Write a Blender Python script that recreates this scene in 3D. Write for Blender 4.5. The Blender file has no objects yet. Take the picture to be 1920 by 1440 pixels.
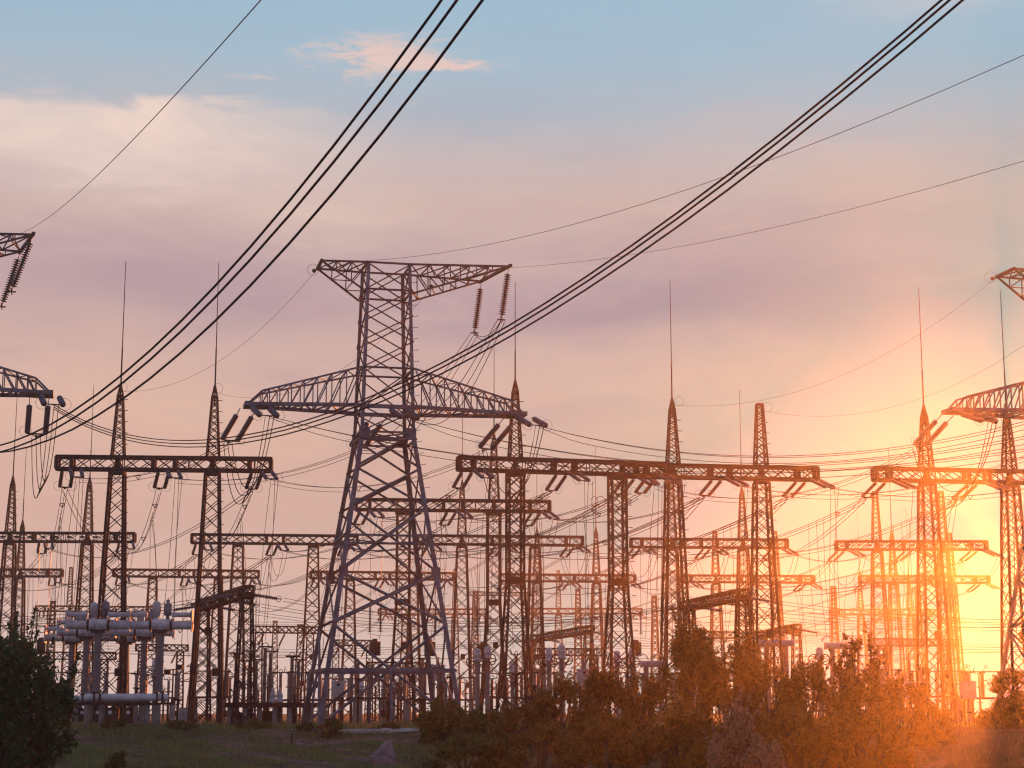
import bpy, math, random
import numpy as np
from mathutils import Vector, Matrix

R = math.radians
random.seed(7)
scn = bpy.context.scene
COL = scn.collection

# ------------------------------------------------------------------ camera
FPX = 3400.0                       # focal length in photo pixels (1920 wide)
CZ = 1.0                           # eye height over the substation plateau
TILT = math.atan(618.0 / FPX)
cam_d = bpy.data.cameras.new('camera')
cam = bpy.data.objects.new('camera', cam_d)
COL.objects.link(cam)
cam_d.sensor_width = 36.0
cam_d.lens = FPX / 1920.0 * 36.0
cam_d.clip_start = 0.5
cam_d.clip_end = 6000
cam.location = (0, 0, CZ)
cam.rotation_euler = (R(90) + TILT, 0, 0)
scn.camera = cam

# ------------------------------------------------------------------ render / exposure
scn.view_settings.view_transform = 'Standard'
scn.view_settings.look = 'None'
scn.view_settings.exposure = 0.0
scn.view_settings.gamma = 1.0
scn.render.engine = 'CYCLES'
cy = scn.cycles
cy.max_bounces = 6
cy.diffuse_bounces = 3
cy.glossy_bounces = 2
cy.transmission_bounces = 3
cy.transparent_max_bounces = 8
cy.volume_bounces = 0
cy.use_denoising = True
try:
    cy.denoiser = 'OPENIMAGEDENOISE'
    cy.denoising_input_passes = 'RGB_ALBEDO_NORMAL'
    cy.denoising_prefilter = 'ACCURATE'
except Exception:
    pass
cy.use_light_tree = True
cy.filter_width = 1.25

# ------------------------------------------------------------------ sun and sky
HAZE_DENSITY = 0.0004
HAZE_G = 0.87
HAZE_TOP, HAZE_FAR = 37.6, 455.0
SUN_AZ = R(15.3)
SUN_EL = R(4.5)
SUN_DIR = Vector((math.sin(SUN_AZ) * math.cos(SUN_EL), math.cos(SUN_AZ) * math.cos(SUN_EL), math.sin(SUN_EL)))
sun_d = bpy.data.lights.new('sun', 'SUN')
sun_d.energy = 5.0
sun_d.angle = R(0.5)
sun_d.color = (1.0, 0.215, 0.026)
sun = bpy.data.objects.new('sun', sun_d)
COL.objects.link(sun)
sun.location = (40, -10, 60)
sun.rotation_euler = SUN_DIR.to_track_quat('Z', 'Y').to_euler()


def lin(c):
    c = [v / 255.0 for v in c]
    return tuple(v / 12.92 if v <= 0.04045 else ((v + 0.055) / 1.055) ** 2.4 for v in c)


world = bpy.data.worlds.new('World')
scn.world = world
world.use_nodes = True
NT = world.node_tree
NT.nodes.clear()


def W(t, **k):
    n = NT.nodes.new(t)
    for a, b in k.items():
        setattr(n, a, b)
    return n


def wset(sock, v):
    if hasattr(v, 'is_output') or isinstance(v, bpy.types.NodeSocket):
        NT.links.new(v, sock)
    else:
        sock.default_value = v


def wm(op, a, b=0.0, c=0.0, clamp=False):
    n = W('ShaderNodeMath', operation=op, use_clamp=clamp)
    wset(n.inputs[0], a)
    wset(n.inputs[1], b)
    wset(n.inputs[2], c)
    return n.outputs[0]


def wmix(f, a, b, blend='MIX'):
    n = W('ShaderNodeMix', data_type='RGBA', blend_type=blend)
    wset(n.inputs[0], f)
    wset(n.inputs[6], a if not isinstance(a, tuple) else (*a, 1))
    wset(n.inputs[7], b if not isinstance(b, tuple) else (*b, 1))
    return n.outputs[2]


def wramp(f, stops, interp='LINEAR'):
    n = W('ShaderNodeValToRGB')
    n.color_ramp.interpolation = interp
    el = n.color_ramp.elements
    while len(el) < len(stops):
        el.new(0.5)
    for e, (p, c) in zip(el, stops):
        e.position = p
        e.color = (*c, 1) if len(c) == 3 else c
    wset(n.inputs[0], f)
    return n.outputs[0]


tc = W('ShaderNodeTexCoord')
sep = W('ShaderNodeSeparateXYZ')
NT.links.new(tc.outputs['Generated'], sep.inputs[0])
vx, vy, vz = sep.outputs
el_deg = wm('MULTIPLY', wm('ARCSINE', vz), 57.29578)
az_deg = wm('MULTIPLY', wm('ARCTAN2', vx, vy), 57.29578)


def wnoise(sx, sy, off, scale=1.0, detail=5, rough=0.55, dist=0.0):
    cb = W('ShaderNodeCombineXYZ')
    wset(cb.inputs[0], wm('MULTIPLY', az_deg, sx))
    wset(cb.inputs[1], wm('MULTIPLY', el_deg, sy))
    cb.inputs[2].default_value = off
    n = W('ShaderNodeTexNoise')
    n.inputs['Scale'].default_value = scale
    n.inputs['Detail'].default_value = detail
    n.inputs['Roughness'].default_value = rough
    n.inputs['Distortion'].default_value = dist
    NT.links.new(cb.outputs[0], n.inputs['Vector'])
    return n.outputs['Fac']


def blob(u0, v0, su, sv, v=None):
    a = wm('DIVIDE', wm('SUBTRACT', az_deg, u0), su)
    b = wm('DIVIDE', wm('SUBTRACT', v if v is not None else el_deg, v0), sv)
    r2 = wm('ADD', wm('MULTIPLY', a, a), wm('MULTIPLY', b, b))
    return wm('EXPONENT', wm('MULTIPLY', r2, -1.0))


big = wnoise(0.10, 0.34, 3.1, 1.0, 6, 0.52, 0.4)
fine = wnoise(0.26, 0.95, 8.7, 1.0, 8, 0.58, 0.5)
wob = wm('MULTIPLY', wm('SUBTRACT', big, 0.5), 3.2)
wob2 = wm('MULTIPLY', wm('SUBTRACT', fine, 0.5), 1.6)
el_w = wm('ADD', wm('ADD', el_deg, wob), wob2)
sky_stops = [(0.0, (230, 199, 190)), (2.3, (229, 196, 186)), (4, (225, 186, 173)), (5.6, (218, 176, 163)), (7.3, (220, 177, 162)),
             (9, (225, 183, 165)), (10.6, (216, 178, 167)), (12.3, (205, 172, 168)), (14, (206, 176, 173)),
             (15.7, (206, 178, 171)), (17.3, (200, 184, 184)), (18.8, (178, 186, 197)), (20.4, (165, 189, 206)),
             (22.4, (158, 188, 208)), (30, (120, 152, 190)), (60, (70, 98, 140))]
ramp = wramp(wm('DIVIDE', el_w, 60.0, clamp=True), [(a / 60.0, lin(c)) for a, c in sky_stops])
# mauve undersides and peach streaks of the stratus deck
deck = wm('MULTIPLY', blob(0, 11.5, 60, 6.5), 1.0)
m_f = wm('MULTIPLY', wm('MULTIPLY', wramp(big, [(0.46, (0, 0, 0)), (0.66, (1, 1, 1))]), deck), 0.55)
c1 = wmix(m_f, ramp, lin((182, 150, 160)))
p_f = wm('MULTIPLY', wm('MULTIPLY', wramp(fine, [(0.50, (0, 0, 0)), (0.74, (1, 1, 1))]), deck), 0.45)
c2 = wmix(p_f, c1, lin((228, 190, 172)))
# mauve patches
el_s = wm('ADD', el_deg, wm('MULTIPLY', wm('ADD', wob, wob2), 0.35))
mv = wm('ADD', wm('MULTIPLY', blob(8.4, 13.3, 5.2, 1.35, el_s), 1.4), wm('ADD', blob(-11.5, 13.4, 7.0, 1.5, el_w), blob(3.0, 12.6, 4.0, 0.8, el_w)))
c2 = wmix(wm('MULTIPLY', mv, 0.68, clamp=True), c2, lin((176, 148, 159)))
# cream cloud bank on the left, with a soft torn top
el_c = wm('ADD', el_deg, wm('ADD', wm('MULTIPLY', wm('SUBTRACT', fine, 0.5), 2.2), wm('MULTIPLY', wm('SUBTRACT', big, 0.5), 1.0)))
top = wm('SUBTRACT', 1.0, wramp(wm('SUBTRACT', el_c, 18.6), [(0.0, (0, 0, 0)), (0.55, (1, 1, 1))], 'EASE'))
puff = wnoise(0.32, 0.75, 33.0, 1.0, 9, 0.62, 0.5)
cl = wm('MULTIPLY', wm('MULTIPLY', blob(-13.5, 17.9, 6.6, 1.75, el_c), top), wramp(puff, [(0.34, (0.72, 0.72, 0.72)), (0.6, (1.15, 1.15, 1.15))]), clamp=True)
c3 = wmix(wm('MULTIPLY', cl, 1.0, clamp=True), c2, lin((240, 214, 201)))
cl2 = wm('MULTIPLY', blob(-6.6, 15.6, 3.2, 0.9, el_c), 0.7)
c3 = wmix(cl2, c3, lin((226, 198, 185)))
# small torn pink cloudlets in the blue
wisp_n = wnoise(0.75, 2.6, 21.4, 1.0, 10, 0.66, 0.9)
wisp_m = wm('ADD', blob(-4.4, 20.6, 3.1, 0.85, wm('ADD', el_deg, wm('MULTIPLY', wm('SUBTRACT', wisp_n, 0.5), 0.8))),
            wm('ADD', wm('MULTIPLY', blob(-1.9, 20.25, 1.7, 0.2), 0.75), wm('MULTIPLY', blob(-8.6, 19.7, 1.5, 0.16), 0.45)))
wisp = wm('MULTIPLY', wm('ADD', wm('SUBTRACT', wm('MULTIPLY', wisp_m, 1.1), 0.62), wm('MULTIPLY', wm('SUBTRACT', wisp_n, 0.45), 3.4)), 1.5, clamp=True)
wisp = wm('MULTIPLY', wisp, wisp_m, clamp=True)
c4 = wmix(wm('MULTIPLY', wisp, 0.95), c3, lin((230, 200, 190)))
c4 = wmix(wm('MULTIPLY', blob(13.5, 22.0, 3.0, 1.0, el_c), 0.5), c4, lin((206, 200, 204)))
# the half of the sky away from the sunset is a dimmer dusk blue
back = wramp(wm('DIVIDE', wm('ADD', vy, 1.0), 2.0), [(0.35, (0, 0, 0)), (0.85, (1, 1, 1))], 'EASE')
c5 = wmix(back, lin((152, 156, 190)), c4)
# aureole round the low sun
dotn = W('ShaderNodeVectorMath', operation='DOT_PRODUCT')
NT.links.new(tc.outputs['Generated'], dotn.inputs[0])
dotn.inputs[1].default_value = SUN_DIR
cosd = dotn.outputs['Value']
ang = wm('MULTIPLY', wm('ARCCOSINE', wm('MINIMUM', cosd, 0.9999999)), 57.29578)
au1 = wm('EXPONENT', wm('MULTIPLY', wm('MULTIPLY', ang, ang), -1.0 / (3.2 ** 2)))
au2 = wm('EXPONENT', wm('MULTIPLY', wm('MULTIPLY', ang, ang), -1.0 / (8.2 ** 2)))
c6 = wmix(wm('MULTIPLY', au2, 1.0, clamp=True), c5, lin((244, 212, 174)))
c6 = wmix(wm('MULTIPLY', au1, 0.95), c6, lin((252, 226, 166)))
# the haze lit by the sun stands in front of this sky, so the sky itself is the bluer remainder
path = wm('MINIMUM', wm('DIVIDE', HAZE_TOP - 1.0, wm('MAXIMUM', vz, 0.02)), HAZE_FAR)
hgd = wm('POWER', wm('SUBTRACT', 1 + HAZE_G ** 2, wm('MULTIPLY', cosd, 2 * HAZE_G)), 1.5)
hg = wm('DIVIDE', (1 - HAZE_G ** 2) / (4 * math.pi), hgd)
SKY_K = 0.66
glow = wm('MULTIPLY', wm('MULTIPLY', hg, path), HAZE_DENSITY * sun_d.energy * SKY_K)
cbg = W('ShaderNodeCombineXYZ')
for i_, k_ in enumerate((1.0, 0.9 * sun_d.color[1], 0.8 * sun_d.color[2])):
    wset(cbg.inputs[i_], wm('MULTIPLY', glow, k_))
sepc = W('ShaderNodeSeparateColor')
NT.links.new(c6, sepc.inputs[0])
gain = wm('POWER', wm('MAXIMUM', wm('DIVIDE', glow, sepc.outputs[0]), 1.0), 0.42)
cmb = W('ShaderNodeCombineColor')
wset(cmb.inputs[0], sepc.outputs[0])
wset(cmb.inputs[1], wm('MAXIMUM', sepc.outputs[1], wm('MINIMUM', wm('MULTIPLY', sepc.outputs[1], gain), 0.80)))
wset(cmb.inputs[2], wm('MAXIMUM', sepc.outputs[2], wm('MINIMUM', wm('MULTIPLY', sepc.outputs[2], gain), 0.44)))
sb = W('ShaderNodeVectorMath', operation='SUBTRACT')
NT.links.new(cmb.outputs[0], sb.inputs[0])
NT.links.new(cbg.outputs[0], sb.inputs[1])
mxv = W('ShaderNodeVectorMath', operation='MAXIMUM')
NT.links.new(sb.outputs[0], mxv.inputs[0])
mxv.inputs[1].default_value = (0.04, 0.06, 0.10)
c6 = mxv.outputs[0]
sky_t = W('ShaderNodeTexSky', sky_type='NISHITA')
sky_t.sun_disc = False
sky_t.sun_elevation = SUN_EL
sky_t.sun_rotation = SUN_AZ
bg1 = W('ShaderNodeBackground')
NT.links.new(c6, bg1.inputs[0])
bg1.inputs[1].default_value = 1.0
bg2 = W('ShaderNodeBackground')
NT.links.new(sky_t.outputs[0], bg2.inputs[0])
bg2.inputs[1].default_value = 0.002
adds = W('ShaderNodeAddShader')
NT.links.new(bg1.outputs[0], adds.inputs[0])
NT.links.new(bg2.outputs[0], adds.inputs[1])
wo = W('ShaderNodeOutputWorld')
NT.links.new(adds.outputs[0], wo.inputs[0])


# ------------------------------------------------------------------ pixel <-> world helpers
cT, sT = math.cos(TILT), math.sin(TILT)


def ray(px, py):
    x = (px - 960) / FPX
    v = (720 - py) / FPX
    return (x, cT - v * sT, sT + v * cT)


def at(px, py, Y):
    d = ray(px, py)
    s = Y / d[1]
    return Vector((d[0] * s, Y, CZ + d[2] * s))


def at_z(px, py, z):
    d = ray(px, py)
    s = (z - CZ) / d[2]
    return Vector((d[0] * s, d[1] * s, z))


def z_at(py, Y, px=960):
    return at(px, py, Y).z


def gx(px, Y):                       # world x of something standing on the ground
    return at(px, 1340, Y).x


# ------------------------------------------------------------------ terrain heights
PROF = [(-60, -0.6), (12, -0.6), (40, -2.0), (70, -3.0), (88, -2.6), (100, -1.95), (112, -1.2), (119, -0.95), (121.5, -0.45), (124, -0.12), (128, 0), (360, 0), (430, 0.92), (5000, 0.92)]


def tz(x, y):
    y = np.asarray(y, float)
    x = np.asarray(x, float)
    z = np.interp(y, [p[0] for p in PROF], [p[1] for p in PROF])
    z = z + 2.5 * np.exp(-((x - 28) / 7.0) ** 2 - ((y - 93) / 8.0) ** 2)
    w = np.clip((130 - y) / 10, 0, 1) * np.clip((y - 20) / 20, 0, 1)
    z = z + w * (0.12 * np.sin(x * 0.61 + 1.3) * np.cos(y * 0.43) + 0.07 * np.sin(x * 1.7 + y * 0.9) + 0.04 * np.sin(x * 3.1 - y * 2.3))
    return z


def bare(x, y):
    """share of naked reddish soil"""
    x = np.asarray(x, float)
    y = np.asarray(y, float)
    wv = 0.8 * np.sin(x * 0.5) + 0.5 * np.sin(x * 1.3 + 1)
    lip = np.exp(-((y - 119.2 - wv) / 1.5) ** 2) * np.clip((x + 21) / 3, 0, 1) * np.clip((-5.5 - x) / 1.5, 0, 1)
    cut = np.exp(-((y - 107 + 1.1 * (x + 14) + 0.4 * wv) / 1.1) ** 2) * np.clip((x + 18) / 2, 0, 1) * np.clip((-8.5 - x) / 2, 0, 1)
    path_ = 0.8 * np.exp(-((y - 125.4 - 0.5 * wv) / 0.8) ** 2) * np.clip((x + 24) / 4, 0, 1)
    pat = 0.7 * np.clip(np.sin(x * 0.7 + 2.0 * np.sin(y * 0.31)) * np.sin(y * 0.45 + x * 0.21) - 0.45, 0, 1) * 2
    return np.clip(np.maximum(np.maximum(lip, cut), np.maximum(path_, pat)), 0, 1)


def gz(x, y):
    return float(tz(x, y))


# ------------------------------------------------------------------ materials
MATS = {}


def mat(name, base, rough=0.7, metal=0.0, var=0.3, scale=3.0, base2=None, spec=0.3, translucent=0.0, island=False, bump=0.0):
    m = bpy.data.materials.new(name)
    m.use_nodes = True
    nt = m.node_tree
    b = nt.nodes['Principled BSDF']
    b.inputs['Roughness'].default_value = rough
    b.inputs['Metallic'].default_value = metal
    b.inputs['Specular IOR Level'].default_value = spec
    base2 = base2 or tuple(c * (1 - var) for c in base)
    if island:
        g = nt.nodes.new('ShaderNodeNewGeometry')
        fac = g.outputs['Random Per Island']
    else:
        g = nt.nodes.new('ShaderNodeTexCoord')
        n = nt.nodes.new('ShaderNodeTexNoise')
        n.inputs['Scale'].default_value = scale
        n.inputs['Detail'].default_value = 6
        n.inputs['Roughness'].default_value = 0.65
        nt.links.new(g.outputs['Object'], n.inputs['Vector'])
        fac = n.outputs['Fac']
        if bump:
            bp = nt.nodes.new('ShaderNodeBump')
            bp.inputs['Strength'].default_value = bump
            nt.links.new(fac, bp.inputs['Height'])
            nt.links.new(bp.outputs[0], b.inputs['Normal'])
    r = nt.nodes.new('ShaderNodeValToRGB')
    e = r.color_ramp.elements
    lo, hi = (0.0, 1.0) if island else (0.36, 0.64)
    e[0].position, e[1].position = lo, hi
    e[0].color = (*base2, 1)
    e[1].color = (*base, 1)
    nt.links.new(fac, r.inputs[0])
    nt.links.new(r.outputs[0], b.inputs['Base Color'])
    if translucent:
        t = nt.nodes.new('ShaderNodeBsdfTranslucent')
        nt.links.new(r.outputs[0], t.inputs[0])
        mx = nt.nodes.new('ShaderNodeMixShader')
        mx.inputs[0].default_value = translucent
        nt.links.new(b.outputs[0], mx.inputs[1])
        nt.links.new(t.outputs[0], mx.inputs[2])
        nt.links.new(mx.outputs[0], nt.nodes['Material Output'].inputs[0])
    MATS[name] = m
    return m


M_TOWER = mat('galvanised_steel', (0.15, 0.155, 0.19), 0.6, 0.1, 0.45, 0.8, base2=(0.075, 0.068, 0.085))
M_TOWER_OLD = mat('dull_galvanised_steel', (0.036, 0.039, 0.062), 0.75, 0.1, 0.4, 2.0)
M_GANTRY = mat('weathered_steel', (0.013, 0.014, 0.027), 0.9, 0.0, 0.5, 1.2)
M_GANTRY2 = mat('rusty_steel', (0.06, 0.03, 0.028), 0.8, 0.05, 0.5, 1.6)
M_WIRE = mat('dark_aluminium', (0.02, 0.017, 0.028), 0.8, 0.0, 0.2, 1.0, spec=0.1)
M_GLASS = mat('insulator_glass', (0.055, 0.065, 0.10), 0.35, 0.0, 0.3, 4.0, spec=0.5)
M_DISC = mat('dark_insulator_discs', (0.02, 0.02, 0.035), 0.4, 0.0, 0.3, 4.0, spec=0.5)
M_PORC = mat('grey_porcelain', (0.21, 0.175, 0.175), 0.45, 0.0, 0.25, 2.5, spec=0.5)
M_PORCB = mat('brown_porcelain', (0.20, 0.115, 0.085), 0.4, 0.0, 0.3, 2.5, spec=0.5)
M_PAINT = mat('grey_paint', (0.62, 0.57, 0.57), 0.55, 0.0, 0.3, 1.4, base2=(0.36, 0.30, 0.30))
M_WHITE = mat('pale_paint', (0.60, 0.57, 0.57), 0.55, 0.0, 0.3, 1.6, base2=(0.40, 0.36, 0.36))
M_HEAD = mat('dull_blue_grey_paint', (0.24, 0.23, 0.26), 0.6, 0.0, 0.4, 2.4, base2=(0.12, 0.10, 0.11))
M_CONC = mat('concrete', (0.30, 0.27, 0.25), 0.9, 0.0, 0.35, 2.5, bump=0.2)
M_SLAB = mat('stained_concrete', (0.27, 0.20, 0.20), 0.95, 0.0, 0.4, 2.2, base2=(0.15, 0.095, 0.09), bump=0.6)
M_DARK = mat('dark_steel', (0.018, 0.018, 0.03), 0.7, 0.0, 0.3, 2.0)
M_BARK = mat('bark', (0.10, 0.075, 0.055), 0.9, 0.0, 0.4, 6.0)
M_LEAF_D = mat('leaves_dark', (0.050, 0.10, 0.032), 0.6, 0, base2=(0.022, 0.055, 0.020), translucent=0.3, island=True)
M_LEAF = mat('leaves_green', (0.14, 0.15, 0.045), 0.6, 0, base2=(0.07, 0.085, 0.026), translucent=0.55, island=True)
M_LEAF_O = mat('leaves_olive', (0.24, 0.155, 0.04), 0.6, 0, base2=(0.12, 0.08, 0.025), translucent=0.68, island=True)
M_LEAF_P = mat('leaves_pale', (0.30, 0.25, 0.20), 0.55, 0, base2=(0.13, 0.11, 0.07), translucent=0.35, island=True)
M_GRASS = mat('grass_blades', (0.28, 0.30, 0.10), 0.7, 0, base2=(0.10, 0.16, 0.05), translucent=0.4, island=True)
M_WEED = mat('dry_weeds', (0.26, 0.19, 0.14), 0.8, 0, base2=(0.10, 0.085, 0.04), translucent=0.3, island=True)

# ------------------------------------------------------------------ mesh builder


class MB:
    def __init__(s):
        s.v, s.f = [], []
        s.M = None

    def add(s, verts, faces):
        o = len(s.v)
        if s.M is not None:
            verts = [s.M @ Vector(p) for p in verts]
        s.v.extend(tuple(p) for p in verts)
        s.f.extend(tuple(i + o for i in f) for f in faces)

    def bar(s, p, q, w, h=None, up=None):
        p, q = Vector(p), Vector(q)
        d = (q - p)
        if d.length < 1e-6:
            return
        d.normalize()
        h = h or w
        u = Vector(up) if up is not None else (Vector((0, 0, 1)) if abs(d.z) < 0.9 else Vector((1, 0, 0)))
        a = d.cross(u).normalized() * (w / 2)
        b = a.cross(d).normalized() * (h / 2)
        vs = [p - a - b, p + a - b, p + a + b, p - a + b, q - a - b, q + a - b, q + a + b, q - a + b]
        s.add(vs, [(0, 3, 2, 1), (4, 5, 6, 7), (0, 1, 5, 4), (1, 2, 6, 5), (2, 3, 7, 6), (3, 0, 4, 7)])

    def angle(s, p, q, w, inward, t=0.03):
        """an L-section rolled steel angle whose corner sits on p-q and whose two flanges open towards `inward`"""
        p, q = Vector(p), Vector(q)
        d = (q - p).normalized()
        iw = Vector(inward)
        iw = (iw - d * iw.dot(d)).normalized()
        sd = d.cross(iw).normalized()
        f1 = (iw + sd).normalized()
        f2 = (iw - sd).normalized()
        prof = [Vector((0, 0, 0)), f1 * w, f1 * w + f2 * t, f1 * t + f2 * t, f2 * w + f1 * t, f2 * w]
        vs = [p + c for c in prof] + [q + c for c in prof]
        fs = [(i, (i + 1) % 6, (i + 1) % 6 + 6, i + 6) for i in range(6)]
        fs += [(0, 3, 2, 1), (0, 5, 4, 3), (6, 7, 8, 9), (6, 9, 10, 11)]
        s.add(vs, fs)

    def tube(s, p, q, r0, r1=None, n=8, caps=True):
        p, q = Vector(p), Vector(q)
        r1 = r0 if r1 is None else r1
        d = (q - p).normalized()
        u = Vector((0, 0, 1)) if abs(d.z) < 0.9 else Vector((1, 0, 0))
        a = d.cross(u).normalized()
        b = d.cross(a)
        vs = []
        for c, r in ((p, r0), (q, r1)):
            for i in range(n):
                t = 2 * math.pi * i / n
                vs.append(c + a * (r * math.cos(t)) + b * (r * math.sin(t)))
        fs = [(i, (i + 1) % n, (i + 1) % n + n, i + n) for i in range(n)]
        if caps:
            fs += [tuple(range(n - 1, -1, -1)), tuple(range(n, 2 * n))]
        s.add(vs, fs)

    def line(s, pts, r, n=4):
        pts = [Vector(p) for p in pts]
        vs, fs = [], []
        m = len(pts)
        for k, p in enumerate(pts):
            d = (pts[min(k + 1, m - 1)] - pts[max(k - 1, 0)]).normalized()
            u = Vector((0, 0, 1)) if abs(d.z) < 0.95 else Vector((1, 0, 0))
            a = d.cross(u).normalized()
            b = d.cross(a)
            for i in range(n):
                t = 2 * math.pi * (i + 0.5) / n
                vs.append(p + a * (r * math.cos(t)) + b * (r * math.sin(t)))
        for k in range(m - 1):
            for i in range(n):
                fs.append((k * n + i, k * n + (i + 1) % n, (k + 1) * n + (i + 1) % n, (k + 1) * n + i))
        fs.append(tuple(range(n - 1, -1, -1)))
        fs.append(tuple((m - 1) * n + i for i in range(n)))
        s.add(vs, fs)

    def lathe(s, prof, p, d, n=10):
        """prof: (distance along axis, radius) pairs from p along d"""
        p, d = Vector(p), Vector(d).normalized()
        u = Vector((0, 0, 1)) if abs(d.z) < 0.9 else Vector((1, 0, 0))
        a = d.cross(u).normalized()
        b = d.cross(a)
        vs, fs = [], []
        for (h, r) in prof:
            for i in range(n):
                t = 2 * math.pi * i / n
                vs.append(p + d * h + a * (r * math.cos(t)) + b * (r * math.sin(t)))
        m = len(prof)
        for k in range(m - 1):
            for i in range(n):
                fs.append((k * n + i, k * n + (i + 1) % n, (k + 1) * n + (i + 1) % n, (k + 1) * n + i))
        fs.append(tuple(range(n - 1, -1, -1)))
        fs.append(tuple((m - 1) * n + i for i in range(n)))
        s.add(vs, fs)

    def box(s, c, size, bev=0.0):
        x, y, z = (v / 2 for v in size)
        cx, cy_, cz = c
        vs = [(cx + i * x, cy_ + j * y, cz + k * z) for k in (-1, 1) for j in (-1, 1) for i in (-1, 1)]
        s.add(vs, [(0, 2, 3, 1), (4, 5, 7, 6), (0, 1, 5, 4), (2, 6, 7, 3), (0, 4, 6, 2), (1, 3, 7, 5)])

    def torus(s, c, nrm, Rr, r, n=16, m=5):
        c, nrm = Vector(c), Vector(nrm).normalized()
        u = Vector((0, 0, 1)) if abs(nrm.z) < 0.9 else Vector((1, 0, 0))
        a = nrm.cross(u).normalized()
        b = nrm.cross(a)
        vs, fs = [], []
        for i in range(n):
            t = 2 * math.pi * i / n
            e = a * math.cos(t) + b * math.sin(t)
            for j in range(m):
                q = 2 * math.pi * j / m
                vs.append(c + e * (Rr + r * math.cos(q)) + nrm * (r * math.sin(q)))
        for i in range(n):
            for j in range(m):
                fs.append((i * m + j, i * m + (j + 1) % m, ((i + 1) % n) * m + (j + 1) % m, ((i + 1) % n) * m + j))
        s.add(vs, fs)

    def data(s, name, m, smooth=False):
        me = bpy.data.meshes.new(name)
        me.from_pydata(s.v, [], s.f)
        me.materials.append(m)
        if smooth:
            me.polygons.foreach_set('use_smooth', [True] * len(me.polygons))
        me.update()
        return me

    def build(s, name, m, parent=None, smooth=False):
        o = bpy.data.objects.new(name, s.data(name, m, smooth))
        COL.objects.link(o)
        if parent is not None:
            o.parent = parent
        return o


def tag(o, label, cat, group=None):
    o['label'] = label
    o['category'] = cat
    if group:
        o['group'] = group
    return o


def thing(name, label, cat, loc=(0, 0, 0), group=None, rotz=0.0):
    o = bpy.data.objects.new(name, None)
    o.empty_display_size = 0.5
    COL.objects.link(o)
    o.location = loc
    o.rotation_euler = (0, 0, rotz)
    return tag(o, label, cat, group)


def copy_thing(src, loc, label, rotz=None, group=None, scale=None):
    c = src.copy()
    COL.objects.link(c)
    c.location = loc
    if rotz is not None:
        c.rotation_euler = (0, 0, rotz)
    if scale:
        c.scale = scale
    c['label'] = label
    if group:
        c['group'] = group
    for ch in list(src.children):
        d = ch.copy()
        COL.objects.link(d)
        d.parent = c
        for gch in list(ch.children):
            e = gch.copy()
            COL.objects.link(e)
            e.parent = d
    return c


def numpy_mesh(name, verts, nper, m):
    """verts (N*nper,3): N faces of nper corners each"""
    me = bpy.data.meshes.new(name)
    nv = len(verts)
    nf = nv // nper
    me.vertices.add(nv)
    me.vertices.foreach_set('co', np.asarray(verts, np.float32).ravel())
    me.loops.add(nv)
    me.loops.foreach_set('vertex_index', np.arange(nv, dtype=np.int32))
    me.polygons.add(nf)
    me.polygons.foreach_set('loop_start', np.arange(0, nv, nper, dtype=np.int32))
    me.materials.append(m)
    me.update(calc_edges=True)
    return me


# ------------------------------------------------------------------ ground (one sheet to the horizon)
def axis(parts):
    out = []
    for a, b, st in parts:
        out.extend(np.arange(a, b, st))
    out.append(parts[-1][1])
    return np.array(out)


gxs = axis([(-600, -300, 100), (-300, -60, 30), (-60, 60, 0.9), (60, 300, 30), (300, 600, 100)])
gys = axis([(-60, 60, 10), (60, 90, 1.5), (90, 135, 0.6), (135, 160, 5), (160, 440, 20)])
X, Y = np.meshgrid(gxs, gys)
Z = tz(X, Y)
bump_mask = ((np.abs(X) < 60) & (Y > 60) & (Y < 135))
rg = np.random.default_rng(3)
Z = Z + bump_mask * rg.normal(0, 0.035, Z.shape)
nx, ny = len(gxs), len(gys)
me = bpy.data.meshes.new('ground')
vs = np.stack([X, Y, Z], -1).reshape(-1, 3)
fs = [(j * nx + i, j * nx + i + 1, (j + 1) * nx + i + 1, (j + 1) * nx + i) for j in range(ny - 1) for i in range(nx - 1)]
me.from_pydata(vs.tolist(), [], fs)
me.polygons.foreach_set('use_smooth', [True] * len(me.polygons))
gm = bpy.data.materials.new('earth_and_turf')
gm.use_nodes = True
nt = gm.node_tree
pb = nt.nodes['Principled BSDF']
pb.inputs['Roughness'].default_value = 0.95
pb.inputs['Specular IOR Level'].default_value = 0.1
geo = nt.nodes.new('ShaderNodeTexCoord')
n1 = nt.nodes.new('ShaderNodeTexNoise')
n1.inputs['Scale'].default_value = 0.35
n1.inputs['Detail'].default_value = 9
n1.inputs['Roughness'].default_value = 0.7
nt.links.new(geo.outputs['Object'], n1.inputs['Vector'])
r1 = nt.nodes.new('ShaderNodeValToRGB')
e = r1.color_ramp.elements
e[0].position, e[0].color = 0.38, (0.035, 0.040, 0.018, 1)
e[1].position, e[1].color = 0.72, (0.17, 0.10, 0.085, 1)
k = e.new(0.54)
k.color = (0.085, 0.075, 0.035, 1)
k = e.new(0.62)
k.color = (0.10, 0.055, 0.045, 1)
nt.links.new(n1.outputs['Fac'], r1.inputs[0])
att = nt.nodes.new('ShaderNodeAttribute')
att.attribute_name = 'bare_soil'
n2 = nt.nodes.new('ShaderNodeTexNoise')
n2.inputs['Scale'].default_value = 2.3
n2.inputs['Detail'].default_value = 8
nt.links.new(geo.outputs['Object'], n2.inputs['Vector'])
r2 = nt.nodes.new('ShaderNodeValToRGB')
r2.color_ramp.elements[0].position, r2.color_ramp.elements[0].color = 0.35, (0.10, 0.045, 0.042, 1)
r2.color_ramp.elements[1].position, r2.color_ramp.elements[1].color = 0.68, (0.30, 0.19, 0.165, 1)
nt.links.new(n2.outputs['Fac'], r2.inputs[0])
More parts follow.
